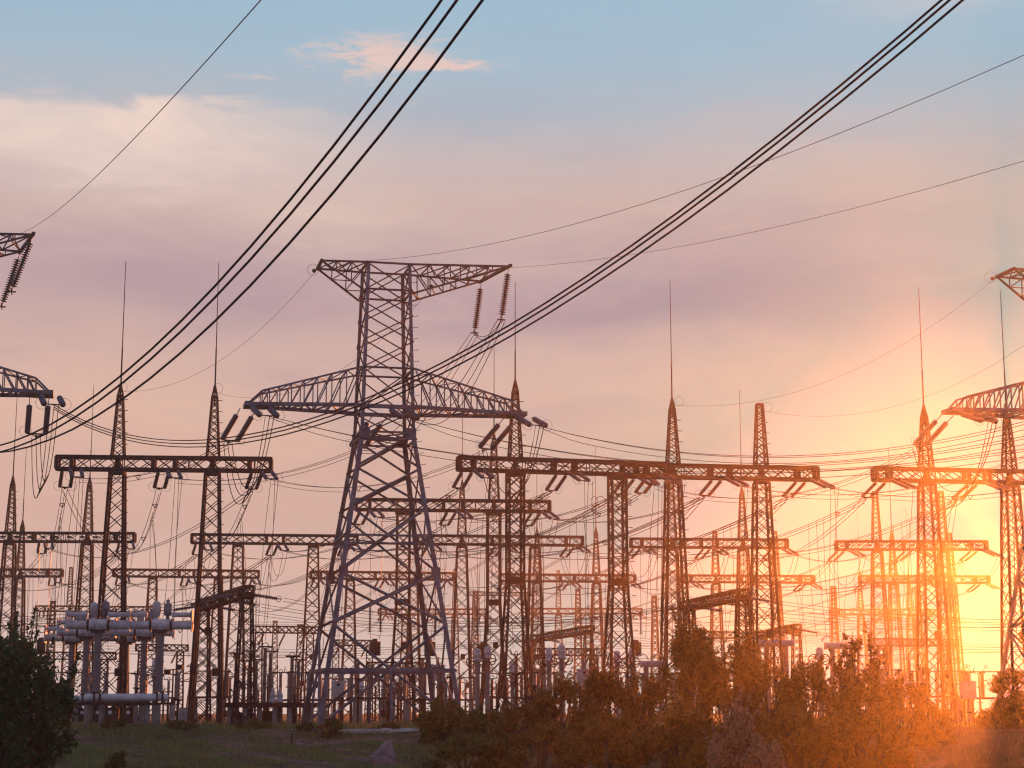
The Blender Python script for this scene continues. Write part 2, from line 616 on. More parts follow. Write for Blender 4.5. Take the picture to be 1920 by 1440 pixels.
mxg = nt.nodes.new('ShaderNodeMix')
mxg.data_type = 'RGBA'
nt.links.new(att.outputs['Fac'], mxg.inputs[0])
nt.links.new(r1.outputs[0], mxg.inputs[6])
nt.links.new(r2.outputs[0], mxg.inputs[7])
nt.links.new(mxg.outputs[2], pb.inputs['Base Color'])
fa = me.attributes.new('bare_soil', 'FLOAT', 'POINT')
fa.data.foreach_set('value', bare(X, Y).reshape(-1).astype(np.float32))
me.materials.append(gm)
ground = bpy.data.objects.new('ground', me)
COL.objects.link(ground)
ground['kind'] = 'structure'

# ------------------------------------------------------------------ lattice helpers


def lattice_column(mb, base, ux, levels, leg_w, br_w, ratio=0.95, horiz=False, xb=True):
    """square lattice shaft. base: ground point; ux: unit vector of one side; levels: [(z, half_width)]"""
    ux = Vector(ux).normalized()
    uy = Vector((-ux.y, ux.x, 0))
    cs = [(-1, -1), (1, -1), (1, 1), (-1, 1)]

    def corner(c, z, h):
        return Vector((base.x, base.y, 0)) + ux * (c[0] * h) + uy * (c[1] * h) + Vector((0, 0, z))
    for (z0, h0), (z1, h1) in zip(levels[:-1], levels[1:]):
        for c in cs:
            mb.bar(corner(c, z0, h0), corner(c, z1, h1), leg_w)
        z = z0
        L = z1 - z0
        hs = [z0]
        while z < z1 - 1e-6:
            h = h0 + (h1 - h0) * (z - z0) / L
            step = max(0.5, 2 * h * ratio)
            z += step
            hs.append(z)
        k = (z1 - z0) / (hs[-1] - z0)
        hs = [z0 + (q - z0) * k for q in hs]
        for i, (a, b) in enumerate(zip(hs[:-1], hs[1:])):
            ha = h0 + (h1 - h0) * (a - z0) / L
            hb = h0 + (h1 - h0) * (b - z0) / L
            for j in range(4):
                c0, c1 = cs[j], cs[(j + 1) % 4]
                if xb:
                    mb.bar(corner(c0, a, ha), corner(c1, b, hb), br_w)
                    mb.bar(corner(c1, a, ha), corner(c0, b, hb), br_w)
                else:
                    if i % 2:
                        c0, c1 = c1, c0
                    mb.bar(corner(c0, a, ha), corner(c1, b, hb), br_w)
                if horiz and i % 3 == 0:
                    mb.bar(corner(cs[j], a, ha), corner(cs[(j + 1) % 4], a, ha), br_w)


def truss_beam(mb, p0, p1, wid, hgt, ch_w, br_w, npan, plates=()):
    """box truss between centre points p0, p1"""
    p0, p1 = Vector(p0), Vector(p1)
    d = (p1 - p0)
    L = d.length
    d = d / L
    s = Vector((d.y, -d.x, 0)).normalized() * (wid / 2)
    u = Vector((0, 0, hgt / 2))

    def P(t, a, b):
        return p0 + d * (L * t) + s * a + u * b
    for a in (-1, 1):
        for b in (-1, 1):
            mb.bar(P(0, a, b), P(1, a, b), ch_w)
    for i in range(npan):
        t0, t1 = i / npan, (i + 1) / npan
        for a in (-1, 1):
            mb.bar(P(t0, a, -1), P(t1, a, 1), br_w)
            mb.bar(P(t0, a, 1), P(t1, a, -1), br_w)
        for b in (-1, 1):
            if i % 2:
                mb.bar(P(t0, -1, b), P(t1, 1, b), br_w * 0.7)
            else:
                mb.bar(P(t0, 1, b), P(t1, -1, b), br_w * 0.7)
        if i % 4 == 0:
            for a in (-1, 1):
                mb.bar(P(t0, a, -1), P(t0, a, 1), br_w)
    for t in (0, 1):
        for a in (-1, 1):
            mb.bar(P(t, a, -1), P(t, a, 1), ch_w)
        for b in (-1, 1):
            mb.bar(P(t, -1, b), P(t, 1, b), ch_w)
    for t in plates:
        for a in (-1, 1):
            mb.bar(P(t, a * 1.03, -1), P(t, a * 1.03, 1), ch_w * 1.3)


# ------------------------------------------------------------------ insulator meshes
def ribbed(L, n, r, core):
    pr = [(0, core)]
    st = L / n
    for i in range(n):
        z = i * st
        pr += [(z + st * 0.15, core), (z + st * 0.45, r), (z + st * 0.75, r * 0.9), (z + st * 0.8, core)]
    pr.append((L, core))
    return pr


AX = Vector((-0.29, 0.957, 0)).normalized()          # direction in which all the bays of the yard run


def string_frame(p, d):
    """matrix whose X axis is d, Y horizontal"""
    d = Vector(d).normalized()
    y = Vector((0, 0, 1)).cross(d).normalized()
    z = d.cross(y)
    m = Matrix((d, y, z)).transposed().to_4x4()
    m.translation = p
    return m


def make_string_set(kind):
    """a pair of tension insulators with a yoke and grading rings, lying along +X"""
    L0, L, half, r = {'yard': (0.35, 2.7, 0.42, 0.16), 'tower': (0.75, 2.5, 0.62, 0.215), 'bus': (0.2, 2.1, 0.0, 0.16)}[kind]
    parts = []
    for sgn in ((-1, 1) if half else (0,)):
        a = MB()
        a.line([(0, sgn * half * 1.05, 0), (L0, sgn * half, 0)], 0.035)
        a.lathe(ribbed(L, 17 if kind == 'tower' else 15, r, r * 0.5), (L0, sgn * half, 0), (1, 0, 0), 8)
        parts.append(('insulator', a.data('insulator', M_GLASS, True)))
        g = MB()
        g.torus((L0 + L - 0.12, sgn * half + sgn * 0.14, 0), (1, 0.15, 0.4), 0.42 if kind == 'tower' else 0.36, 0.012, 18, 4)
        if kind != 'bus':
            parts.append(('grading_ring', g.data('grading_ring', M_WIRE)))
    y = MB()
    xe = L0 + L
    if half:
        y.bar((xe + 0.08, -half - 0.05, 0), (xe + 0.08, half + 0.05, 0), 0.09, 0.06)
        y.bar((xe + 0.08, 0, 0.0), (xe + 0.42, 0, 0), 0.12, 0.05)
        y.bar((xe + 0.08, -half * 0.7, 0.0), (xe + 0.35, 0, 0), 0.06, 0.05)
        y.bar((xe + 0.08, half * 0.7, 0.0), (xe + 0.35, 0, 0), 0.06, 0.05)
    else:
        y.bar((xe, 0, 0), (xe + 0.3, 0, 0), 0.08, 0.08)
        y.torus((xe + 0.1, 0, 0), (0.2, 1, 0), 0.22, 0.02, 14, 4)
    parts.append(('yoke', y.data('yoke', M_DARK)))
    return parts, xe + 0.42


STR_SETS = {k: make_string_set(k) for k in ('yard', 'tower', 'bus')}


def put_string(kind, p, d, label, group):
    parts, reach = STR_SETS[kind]
    o = thing('insulator_string', label, 'insulator', p, group)
    m = string_frame(Vector((0, 0, 0)), d)
    o.rotation_euler = m.to_euler()
    for nm, me in parts:
        c = bpy.data.objects.new(nm, me)
        COL.objects.link(c)
        c.parent = o
    return Vector(p) + Vector(d).normalized() * reach


def sag_pts(a, b, sag, n=20):
    a, b = Vector(a), Vector(b)
    return [a.lerp(b, i / n) - Vector((0, 0, 4 * sag * (i / n) * (1 - i / n))) for i in range(n + 1)]


def bundle(name, ptslists, r, label, cat, group=None, spacers=()):
    """wires bound to each other: one thing, each conductor a part"""
    o = thing(name, label, cat, ptslists[0][0], group)
    off = Vector(ptslists[0][0])
    for pts in ptslists:
        mb = MB()
        mb.line([Vector(p) - off for p in pts], r)
        mb.build('conductor', M_WIRE, o)
    if len(ptslists) > 1:
        for t in spacers:
            sp = MB()
            q = [pl[int(t * (len(pl) - 1))] - off for pl in ptslists]
            for i in range(len(q)):
                sp.bar(q[i], q[(i + 1) % len(q)], r * 2.2)
            sp.build('spacer', M_DARK, o)
    return o


def offs(pts, dv):
    return [Vector(p) + Vector(dv) for p in pts]


# ------------------------------------------------------------------ gantries
ZB = 20.8
# key, beam left px,y, right px,y, [(col px, mast top y or None, rod top y or None)], short name, full label, style
GANTRIES = [
    ('A', 108, 868, 508, 872, [(221, 721, 490), (399, 723, 493)], 'two-rod gantry left of the big pylon', 'tall dark lattice gantry with two lightning rods standing left of the big pylon', 'mast'),
    ('B', 860, 869, 1250, 881, [(966, 713, 530), (1157, None, None)], 'highest beam right of the big pylon', 'lattice gantry with the highest beam, starting just right of the big pylon', 'straight'),
    ('C', 668, 946, 1030, 950, [(757, None, None), (926, 812, 645)], 'beam crossing behind the big pylon', 'lattice gantry whose beam crosses behind the big pylon\'s right legs', 'straight'),
    ('D', 1167, 882, 1530, 889, [(1262, 747, 525), (1427, 758, None)], 'gantry with one rod and one flat mast', 'tall brown lattice gantry with one lightning rod and one flat-topped mast', 'mast'),
    ('E', 1640, 889, 2020, 897, [(1737, 760, 540), (1893, 768, 545)], 'tall glowing gantry at right edge', 'tall orange-lit lattice gantry with two rods at the right edge', 'mast'),
    ('F', -90, 1007, 252, 1008, [(19, 893, 705), (164, 895, 722)], 'second-row gantry at left edge', 'second-row lattice gantry with pointed masts running off the left edge', 'mast'),
    ('G', 360, 1010, 670, 1013, [(447, None, None), (588, None, None)], 'mastless gantry meeting the pylon\'s left legs', 'second-row mastless lattice gantry reaching behind the big pylon\'s left legs', 'mast'),
    ('H', 783, 1012, 1092, 1015, [(866, 901, 727), (1003, None, None)], 'second-row beam right of pylon legs', 'second-row lattice gantry with one pointed mast just right of the pylon legs', 'mast'),
    ('I', 1183, 1018, 1475, 1020, [(1260, 905, None), (1393, 912, 730)], 'second-row gantry below the flat mast', 'second-row brown lattice gantry below the beam with one flat-topped mast', 'mast'),
    ('J', 1568, 1023, 1849, 1023, [(1644, 922, None), (1768, 922, None)], 'glowing gantry with two flat masts', 'second-row orange-lit gantry with two flat-topped masts near the sun glow', 'mast'),
    ('M', -150, 1074, 116, 1074.5, [(38, 975, 840), (-70, None, None)], 'third-row beam at left edge', 'third-row lattice gantry with a short beam end at the left edge', 'mast'),
    ('N', 213, 1074, 485, 1077, [(287, None, None), (410, None, None)], 'third-row beam below the two-rod gantry', 'third-row mastless gantry low between the columns of the two-rod gantry', 'mast'),
    ('L1', 583, 1078, 850, 1081, [(657, None, None), (776, None, None)], 'third-row beam inside the pylon legs', 'third-row mastless gantry seen through the spread legs of the big pylon', 'mast'),
    ('L2', 937, 1083, 1190, 1085, [(1007, 989, 843), (1118, 988, 835)], 'third-row gantry with two rods', 'third-row gantry with two rods, one carrying a pair of rings', 'mast'),
    ('O', 1278, 1085, 1525, 1086.5, [(1342, 997, None), (1455, 998, None)], 'third-row gantry with short flat masts', 'third-row gantry with two short flat-topped masts under the right-hand beams', 'mast'),
    ('P', 1612, 1086, 1853, 1087, [(1675, 993, 839), (1784, 1000, None)], 'third-row gantry low in the glow', 'third-row orange-lit gantry low in the sun glow at right', 'mast'),
    ('Q', 68, 1141, 300, 1143, [(130, 1064, None), (236, None, None)], 'farthest beam behind the circuit breaker', 'farthest low lattice gantry behind the pale circuit breaker at left', 'mast'),
    ('R', 710, 1147, 913, 1147, [(760, None, None), (853, 1067, None)], 'farthest beam behind the pylon\'s right leg', 'farthest lattice gantry low behind the big pylon\'s right legs', 'mast'),
    ('S', 990, 1146, 1203, 1146, [(1047, 1070, None), (1140, None, None)], 'farthest beam right of the big pylon', 'farthest low lattice gantry with one flat mast right of the big pylon', 'mast'),
    ('U', 1558, 1148, 1762, 1148, [(1614, 1070, 960), (1706, 1072, 950)], 'farthest beam in the glow', 'farthest low gantry with two rods just above the sunlit bushes', 'mast'),
]
YOKES = {}           # (key, phase, side) -> point
PHN = ['left end', 'middle', 'right end']


def build_gantry(key, xl, yl, xr, yr, cols, short, full, style):
    p0, p1 = at_z(xl, yl, ZB), at_z(xr, yr, ZB)
    d = p1 - p0
    mid = (p0 + p1) / 2
    root = thing('gantry', full, 'gantry', (mid.x, mid.y, 0), 'lattice gantries of the switchyard')
    off = Vector((mid.x, mid.y, 0))
    far = mid.y > 225
    phs = [0.05, 0.5, 0.94]
    k = 1.0 if not far else 1.15
    mb = MB()
    truss_beam(mb, p0 - off, p1 - off, 1.0, 0.98, 0.23 * k, 0.07 * k, 13, [0.0, 0.07, 0.45, 0.55, 0.9, 1.0])
    if key in ('F', 'J', 'M', 'O', 'Q', 'P'):        # small gusset plates in the panels
        for i in range(1, 14):
            c = (p0 - off).lerp(p1 - off, i / 14.0 + 0.004)
            mb.box((c.x, c.y - 0.52, c.z), (0.5, 0.03, 0.22))
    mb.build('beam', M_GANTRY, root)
    ux = d.normalized()
    for (px, mt, rt) in cols:
        yb = yl + (yr - yl) * (px - xl) / (xr - xl)
        r_ = ray(px, yb)
        kk = r_[0] / r_[1]
        t = (kk * p0.y - p0.x) / (d.x - kk * d.y)
        c = p0 + d * t - off
        c.z = 0
        cm = MB()
        if style == 'straight':
            lattice_column(cm, c, ux, [(0, 1.25), (11.5, 0.6), (ZB - 0.75, 0.6)], 0.2, 0.068)
            cm.box((c.x, c.y, ZB - 0.72), (1.6, 1.4, 0.32))
            for zz in (11.5,):
                cm.box((c.x, c.y, zz), (1.5, 1.4, 0.5))
        else:
            lattice_column(cm, c, ux, [(0, 1.2), (ZB - 0.8, 0.54)], 0.2 * k, 0.062 * k)
            cm.box((c.x, c.y, ZB - 0.72), (1.2, 1.2, 0.3))
        co = None
        if mt is not None:
            Yc = p0.y + d.y * t
            zt = z_at(mt, Yc, px)
            flat = rt is None
            lattice_column(cm, c, ux, [(ZB + 0.4, 0.5), (zt - (0 if flat else 0.9), 0.2 if not flat else 0.24)], 0.14 * k, 0.06 * k, 0.8)
            cm.box((c.x, c.y, ZB), (0.4, 0.5, 0.8))
            for sx in (-1, 1):
                cm.bar((c.x + sx * 0.45, c.y, ZB - 0.5), (c.x, c.y, ZB + 0.45), 0.1)
            if flat:
                cm.box((c.x, c.y, zt), (0.56, 0.56, 0.14))
            else:
                for sx, sy in ((-1, -1), (1, -1), (1, 1), (-1, 1)):
                    q = Vector((c.x, c.y, 0)) + ux * (sx * 0.2) + Vector((-ux.y, ux.x, 0)) * (sy * 0.2)
                    cm.bar((q.x, q.y, zt - 0.9), (c.x, c.y, zt + 0.15), 0.1)
                cm.box((c.x, c.y, zt - 0.9), (0.46, 0.46, 0.1))
        if key in ('A', 'F', 'D', 'B'):              # step bolts up one leg
            zt2 = zt if mt is not None else ZB
            z = 3.0
            while z < zt2 - 1.2:
                h = (1.2 + (0.54 - 1.2) * z / ZB) if z < ZB else (0.5 - 0.3 * (z - ZB) / max(zt2 - ZB, 1))
                q = c + ux * (h + 0.02) - Vector((-ux.y, ux.x, 0)) * h
                cm.bar((q.x, q.y, z), (q.x + ux.x * 0.36, q.y + ux.y * 0.36, z), 0.05)
                z += 0.92
        if key in ('A', 'G', 'D', 'I', 'C', 'H', 'E'):
            for bx_, bz_ in ((-0.9, 4.4), (0.85, 4.2), (0.2, 7.4)):
                cm.box((c.x + bx_, c.y - 0.9, bz_), (0.5, 0.4, 0.6))
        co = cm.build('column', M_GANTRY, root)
        if rt is not None:
            Yc = p0.y + d.y * t
            zr = z_at(rt, Yc, px)
            zl = zt + (zr - zt) * 0.3
            rm = MB()
            rr = 0.055 * k
            rm.tube((c.x, c.y, zt - 1.6), (c.x, c.y, zl), rr * 1.35, rr * 1.1, 6)
            rm.tube((c.x, c.y, zl), (c.x, c.y, zr), rr * 0.8, rr * 0.5, 6)
            if px == 1118:
                zz = z_at(940, Yc)
                rm.torus((c.x - 0.2, c.y, zz), (0.75, 0.6, 0), 0.75, 0.05, 20, 5)
                rm.torus((c.x + 0.75, c.y, zz), (0.25, 0.9, 0), 0.75, 0.05, 20, 5)
            rm.build('lightning_rod', M_GANTRY, co)
    # insulator strings
    al = R(19)
    for i, t in enumerate(phs):
        base = p0 + d * t
        base.z = ZB - 0.52
        for side in ('left', 'right'):
            if side == 'left':
                dv = AX * math.cos(al) + Vector((0, 0, -math.sin(al)))
                pt = base + AX * 0.5
            else:
                dv = -AX * math.cos(al) + Vector((0, 0, -math.sin(al)))
                pt = base - AX * 0.5 + ux * 0.55
            px_ = 960 + FPX * pt.x / (pt.y * cT)
            if px_ < -60 or px_ > 1990:
                continue
            e_ = put_string('yard', pt, dv, f'insulator pair sloping {side}, {PHN[i]} of the {short}', 'tension insulators on the gantries')
            YOKES[(key, i, side)] = e_
    return root


for g in GANTRIES:
    build_gantry(*g)
SHORT = {g[0]: g[6] for g in GANTRIES}

# wires between the rows
for (key, i, side), p in list(YOKES.items()):
    if side != 'left':
        continue
    best = None
    for (k2, j, s2), q in YOKES.items():
        if s2 != 'right' or k2 == key:
            continue
        v = q - p
        dist = Vector((v.x, v.y)).length
        if not (20 < dist < 105):
            continue
        angd = math.degrees(math.atan2(v.x, v.y) - math.atan2(AX.x, AX.y))
        score = abs(angd) + dist * 0.03
        if abs(angd) < 7 and (best is None or score < best[0]):
            best = (score, q, dist)
    if best is None:
        q = p + AX * 55
        q.z = 19.0
        L = 55
    else:
        q, L = best[1], best[2]
    w = Vector((0.22, 0, 0))
    pts = sag_pts(p, q, L * 0.028)
    three = p.y < 160
    lists = [offs(pts, -w), offs(pts, w)] + ([offs(pts, (0, 0, -0.35))] if three else [])
    bundle('overhead_wire', lists, 0.028 if p.y < 160 else 0.034, f'thin wires running back, {PHN[i]} of the {SHORT[key]}', 'wire',
           'overhead wires between the gantry rows', (0.12, 0.45) if p.y < 210 else ())
    # droppers hanging from the span down to the apparatus
    rnd = random.Random(hash(key) % 97 + i) if False else random.Random(sum(map(ord, key)) * 7 + i)
    tt = rnd.uniform(0.10, 0.2)
    pls = []
    for kx in range(3):
        a = pts[0].lerp(pts[-1], tt + kx * 0.03)
        a.z = pts[int((tt + kx * 0.03) * 20)].z
        b = a + Vector((rnd.uniform(-0.5, 0.7), rnd.uniform(-1, 1), 0))
        b.z = rnd.uniform(7.0, 8.5)
        bow = Vector((rnd.uniform(-0.3, 0.5), 0, 0))
        pls.append([a.lerp(b, m / 12) + bow * math.sin(math.pi * m / 12) for m in range(13)])
    if p.y < 260:
        bundle('dropper_wire', pls, 0.023 if p.y < 160 else 0.027, f'vertical wires dropping behind, {PHN[i]} of the {SHORT[key]}', 'wire', 'dropper wires')
for (key, i, side), p in list(YOKES.items()):
    if side != 'right' or p.y < 155:
        continue
    cand = []
    for (k2, j, s2), q in YOKES.items():
        v = p - q
        dist = Vector((v.x, v.y)).length
        if s2 == 'left' and k2 != key and 15 < dist < 70:
            angd = abs(math.degrees(math.atan2(v.x, v.y) - math.atan2(AX.x, AX.y)))
            if 7 <= angd < 30:
                cand.append((angd, dist, q))
    if not cand:
        continue
    _, L, q = min(cand, key=lambda c_: c_[0])
    pts = sag_pts(p, q, L * 0.045)
    w = Vector((0.22, 0, 0))
    bundle('overhead_wire', [offs(pts, -w), offs(pts, w)], 0.028, f'slack wires running forward, {PHN[i]} of the {SHORT[key]}', 'wire', 'slack wires between the gantry rows', (0.3,))
for (key, i, side), p in list(YOKES.items()):
    rnd = random.Random(sum(map(ord, key)) * 11 + i)
    if side == 'right' and p.y < 150:
        pls = []
        for kx in range(3):
            a = p + Vector((-0.1 + kx * 0.3, -0.1 * kx, 0))
            b = a + Vector((rnd.uniform(-0.9, 0.1), rnd.uniform(-0.5, 0.5), 0))
            b.z = 6.5 + rnd.uniform(0, 1.5)
            bow = Vector((rnd.uniform(-0.25, 0.15), 0, 0))
            pls.append([a.lerp(b, m / 12) + bow * math.sin(math.pi * m / 12) for m in range(13)])
        bundle('dropper_wire', pls, 0.023, f'vertical wires in front, {PHN[i]} of the {SHORT[key]}', 'wire', 'dropper wires')
    if side == 'left' and (key, i, 'right') in YOKES and 160 < p.y < 270:
        q = YOKES[(key, i, 'right')]
        ls = []
        for dx in (-0.25, 0.25):
            a, b = p + Vector((dx, 0, 0)), q + Vector((dx, 0, 0))
            s_ = rnd.uniform(2.2, 3.6)
            ls.append([a.lerp(b, m / 14) - Vector((0, 0, s_ * (1 - abs(2 * m / 14 - 1) ** 2.6))) for m in range(15)])
        bundle('jumper_loop', ls, 0.027, f'hanging wire loop, {PHN[i]} of the {SHORT[key]}', 'wire', 'jumper loops under the gantry beams')

# ------------------------------------------------------------------ big transmission towers
YAW = R(13)
ARM_Z, WAIST_Z, TOP_Z = 22.7, 20.8, 33.3
LEV = [(0.0, 5.1), (3.95, 4.5), (7.1, 4.02), (10.7, 3.47), (15.4, 2.79), (18.2, 2.36), (WAIST_Z, 1.97), (ARM_Z, 1.93),
       (25.5, 1.85), (27.5, 1.80), (29.4, 1.74), (31.3, 1.68), (TOP_Z, 1.62)]


def hw(z):
    return float(np.interp(z, [l[0] for l in LEV], [l[1] for l in LEV]))


def make_tower(label, loc):
    root = thing('transmission_tower', label, 'pylon', loc, 'big tension pylons', YAW)
    cs = [(-1, -1), (1, -1), (1, 1), (-1, 1)]

    def C(c, z):
        h = hw(z)
        return Vector((c[0] * h, c[1] * h, z))
    # legs
    for c in cs:
        mb = MB()
        inw = Vector((-c[0], -c[1], 0))
        mb.angle(C(c, -0.3), C(c, WAIST_Z), 0.32, inw, 0.05)
        mb.angle(C(c, WAIST_Z), C(c, TOP_Z), 0.24, inw, 0.04)
        mb.box((C(c, 0).x, C(c, 0).y, -0.1), (0.9, 0.9, 0.5))
        w = C(c, WAIST_Z)
        for ax_ in (0, 1):
            pl = [0.75, 0.75, 0.85]
            pl[ax_] = 0.05
            ctr = w - Vector((c[0] * (0.0 if ax_ == 0 else 0.3), c[1] * (0.0 if ax_ == 1 else 0.3), 0.1))
            mb.box(ctr, pl)
        for z in (10.7,):
            w = C(c, z)
            for ax_ in (0, 1):
                pl = [0.62, 0.62, 0.8]
                pl[ax_] = 0.05
                mb.box(w - Vector((c[0] * (0.0 if ax_ == 0 else 0.22), c[1] * (0.0 if ax_ == 1 else 0.22), 0)), pl)
        if c == (1, -1):                              # step bolts
            z = 2.5
            while z < TOP_Z - 0.5:
                q = C(c, z)
                mb.bar(q, q + Vector((0.32, -0.05, 0.02)), 0.035)
                mb.bar(q + Vector((0.32, -0.05, 0.0)), q + Vector((0.33, -0.05, 0.1)), 0.03)
                z += 0.42 * 2
        mb.build('leg', M_TOWER, root)
    # lower body bracing
    lo = MB()
    zs = [0.0, 7.1, 10.7, 15.4, 18.2, WAIST_Z]
    for a, b in zip(zs[:-1], zs[1:]):
        for j in range(4):
            c0, c1 = cs[j], cs[(j + 1) % 4]
            nin = Vector((-(c0[0] + c1[0]), -(c0[1] + c1[1]), 0))
            w = 0.145 if b <= 10.7 else 0.125
            lo.angle(C(c0, a), C(c1, b), w, nin + Vector((0, 0, 0.3)), 0.03)
            lo.angle(C(c1, a) + nin * 0.02, C(c0, b) + nin * 0.02, w, nin + Vector((0, 0, 0.3)), 0.03)
    for j in range(4):
        c0, c1 = cs[j], cs[(j + 1) % 4]
        m0 = (C(c0, 3.95) + C(c1, 3.95)) / 2
        lo.bar(C(c0, 3.95), C(c1, 3.95), 0.15, 0.22)           # heavy belt above the ground
        lo.bar(m0 - Vector((0, 0, 0)), Vector((m0.x * 1.12, m0.y * 1.12, -0.2)), 0.16)
        q0 = (C(c0, 0) * 0.78 + C(c1, 0) * 0.22)
        lo.bar(C(c0, 13.3), C(c1, 13.3), 0.15)
        lo.bar(C(c0, 13.3) - Vector((0, 0, 0.35)), m0 * 0 + (C(c0, 13.0) + C(c1, 13.0)) / 2 - Vector((0, 0, 0.25)), 0.09)
        lo.bar(C(c1, 13.3) - Vector((0, 0, 0.35)), (C(c0, 13.0) + C(c1, 13.0)) / 2 - Vector((0, 0, 0.25)), 0.09)
        for z in (WAIST_Z, WAIST_Z - 0.45):
            lo.bar(C(c0, z), C(c1, z), 0.14)
    lo.bar(C(cs[0], WAIST_Z), C(cs[2], WAIST_Z), 0.1)
    lo.bar(C(cs[1], WAIST_Z), C(cs[3], WAIST_Z), 0.1)
    lo.build('lower_bracing', M_TOWER, root)
    up = MB()
    zs = [WAIST_Z, ARM_Z, 25.5, 27.5, 29.4, 31.3, TOP_Z]
    for a, b in zip(zs[:-1], zs[1:]):
        for j in range(4):
            c0, c1 = cs[j], cs[(j + 1) % 4]
            nin = Vector((-(c0[0] + c1[0]), -(c0[1] + c1[1]), 0))
            up.bar(C(c0, a), C(c1, b), 0.085)
            up.bar(C(c1, a) + nin * 0.03, C(c0, b) + nin * 0.03, 0.085)
    for z in (25.5, 31.3, TOP_Z):
        for j in range(4):
            up.bar(C(cs[j], z), C(cs[(j + 1) % 4], z), 0.13)
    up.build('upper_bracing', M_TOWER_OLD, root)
    # main cross-arms
    tips = {}
    for sg, Lx in ((-1, 9.9), (1, 10.3)):
        am = MB()
        hb = hw(ARM_Z)
        tw = 0.62
        n = 8
        xs = [hb + (Lx - 1.0 - hb) * (1 - (1 - i / n) ** 1.25) for i in range(n + 1)]

        def half(x):
            return hb + (tw - hb) * (x - hb) / (Lx - hb)

        def ztop(x):
            return 25.5 + (ARM_Z + 0.95 - 25.5) * (x - hb) / (Lx - 1.0 - hb)
        for s in (-1, 1):
            am.bar((sg * hb, s * hb, ARM_Z), (sg * Lx, s * tw, ARM_Z), 0.3, 0.24)
            am.bar((sg * hb, s * hw(25.5), 25.5), (sg * (Lx - 1.0), s * half(Lx - 1.0), ztop(Lx - 1.0)), 0.14, 0.12)
            am.bar((sg * (Lx - 1.0), s * half(Lx - 1.0), ztop(Lx - 1.0)), (sg * Lx, s * tw, ARM_Z), 0.12)
            for i in range(n):
                x0, x1 = xs[i], xs[i + 1]
                am.bar((sg * x0, s * half(x0), ztop(x0)), (sg * x1, s * half(x1), ARM_Z), 0.085)
                am.bar((sg * x1, s * half(x1), ARM_Z), (sg * x1, s * half(x1), ztop(x1)), 0.075)
        for i in range(n):
            x0, x1 = xs[i], xs[i + 1]
            a = 1 if i % 2 else -1
            am.bar((sg * x0, a * half(x0), ARM_Z), (sg * x1, -a * half(x1), ARM_Z), 0.1)
            am.bar((sg * x1, half(x1), ARM_Z), (sg * x1, -half(x1), ARM_Z), 0.1)
            am.bar((sg * x1, half(x1), ztop(x1)), (sg * x1, -half(x1), ztop(x1)), 0.07)
            am.bar((sg * x0, -a * half(x0), ztop(x0)), (sg * x1, a * half(x1), ztop(x1)), 0.06)
        am.bar((sg * Lx, -tw - 0.3, ARM_Z), (sg * Lx, tw + 0.3, ARM_Z), 0.4, 0.3)
        am.box((sg * (Lx - 0.7), 0, ARM_Z - 0.14), (1.3, 1.6, 0.06))
        am.build('crossarm', M_TOWER, root)
    # middle-phase attachment beams under the body
    for s in (-1, 1):
        mbm = MB()
        mbm.bar((-hw(ARM_Z) - 0.4, s * hw(ARM_Z), ARM_Z - 0.05), (hw(ARM_Z) + 0.4, s * hw(ARM_Z), ARM_Z - 0.05), 0.3, 0.26)
        mbm.build('middle_beam', M_TOWER, root)
    # top T arms
    zb = 31.1
    ht, hbm = hw(TOP_Z), hw(zb)
    tl = [(-4.9, -1.25), (-4.9, 1.25)]
    tr = [(8.7, -2.6), (7.7, 2.4)]
    for ends, sg in ((tl, -1), (tr, 1)):
        am = MB()
        for s, (ex, ey) in zip((-1, 1), ends):
            tip = Vector((ex, ey, TOP_Z))
            rt_ = Vector((sg * ht, s * ht, TOP_Z))
            rb = Vector((sg * hbm, s * hbm, zb))
            am.bar(rt_, tip, 0.15, 0.13)
            am.bar(rb, tip, 0.14, 0.12)
            n = 3 if sg < 0 else 6
            for i in range(n):
                t0, t1 = i / n, (i + 1) / n
                am.bar(rt_.lerp(tip, t0), rb.lerp(tip, t1), 0.075)
                if i:
                    am.bar(rt_.lerp(tip, t0), rb.lerp(tip, t0), 0.07)
        t0_, t1_ = [Vector((e[0], e[1], TOP_Z)) for e in ends]
        am.bar(t0_ + (t0_ - t1_) * 0.08, t1_ - (t0_ - t1_) * 0.08, 0.2, 0.2)
        n = 3 if sg < 0 else 5
        ra, rb2 = Vector((sg * ht, -ht, TOP_Z)), Vector((sg * ht, ht, TOP_Z))
        rc, rd = Vector((sg * hbm, -hbm, zb)), Vector((sg * hbm, hbm, zb))
        for i in range(n):
            u0, u1 = i / n, (i + 1) / n
            am.bar(ra.lerp(t0_, u0), rb2.lerp(t1_, u1), 0.075)
            am.bar(rb2.lerp(t1_, u0), ra.lerp(t0_, u1), 0.075)
            am.bar(ra.lerp(t0_, u1), rb2.lerp(t1_, u1), 0.075)
            am.bar(rc.lerp(t0_, u0), rd.lerp(t1_, u1), 0.07)
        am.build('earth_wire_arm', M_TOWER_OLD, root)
    return root


def tower_pt(loc, x, y, z):
    c, s = math.cos(YAW), math.sin(YAW)
    return Vector((loc[0] + x * c - y * s, loc[1] + x * s + y * c, z))


T_MAIN = (-9.3, 130.0, 0)
T_LEFT = (-41.9, 121.0, 0)
T_RIGHT = (41.5, 132.5, 0)
tower = make_tower('tall grey lattice pylon with T-shaped top and long crossarms, standing complete left of centre', T_MAIN)
copy_thing(tower, T_LEFT, 'grey lattice pylon cut off by the left edge, only its right arm ends showing')
copy_thing(tower, T_RIGHT, 'orange-lit lattice pylon cut off by the right edge, left arm and leg showing')

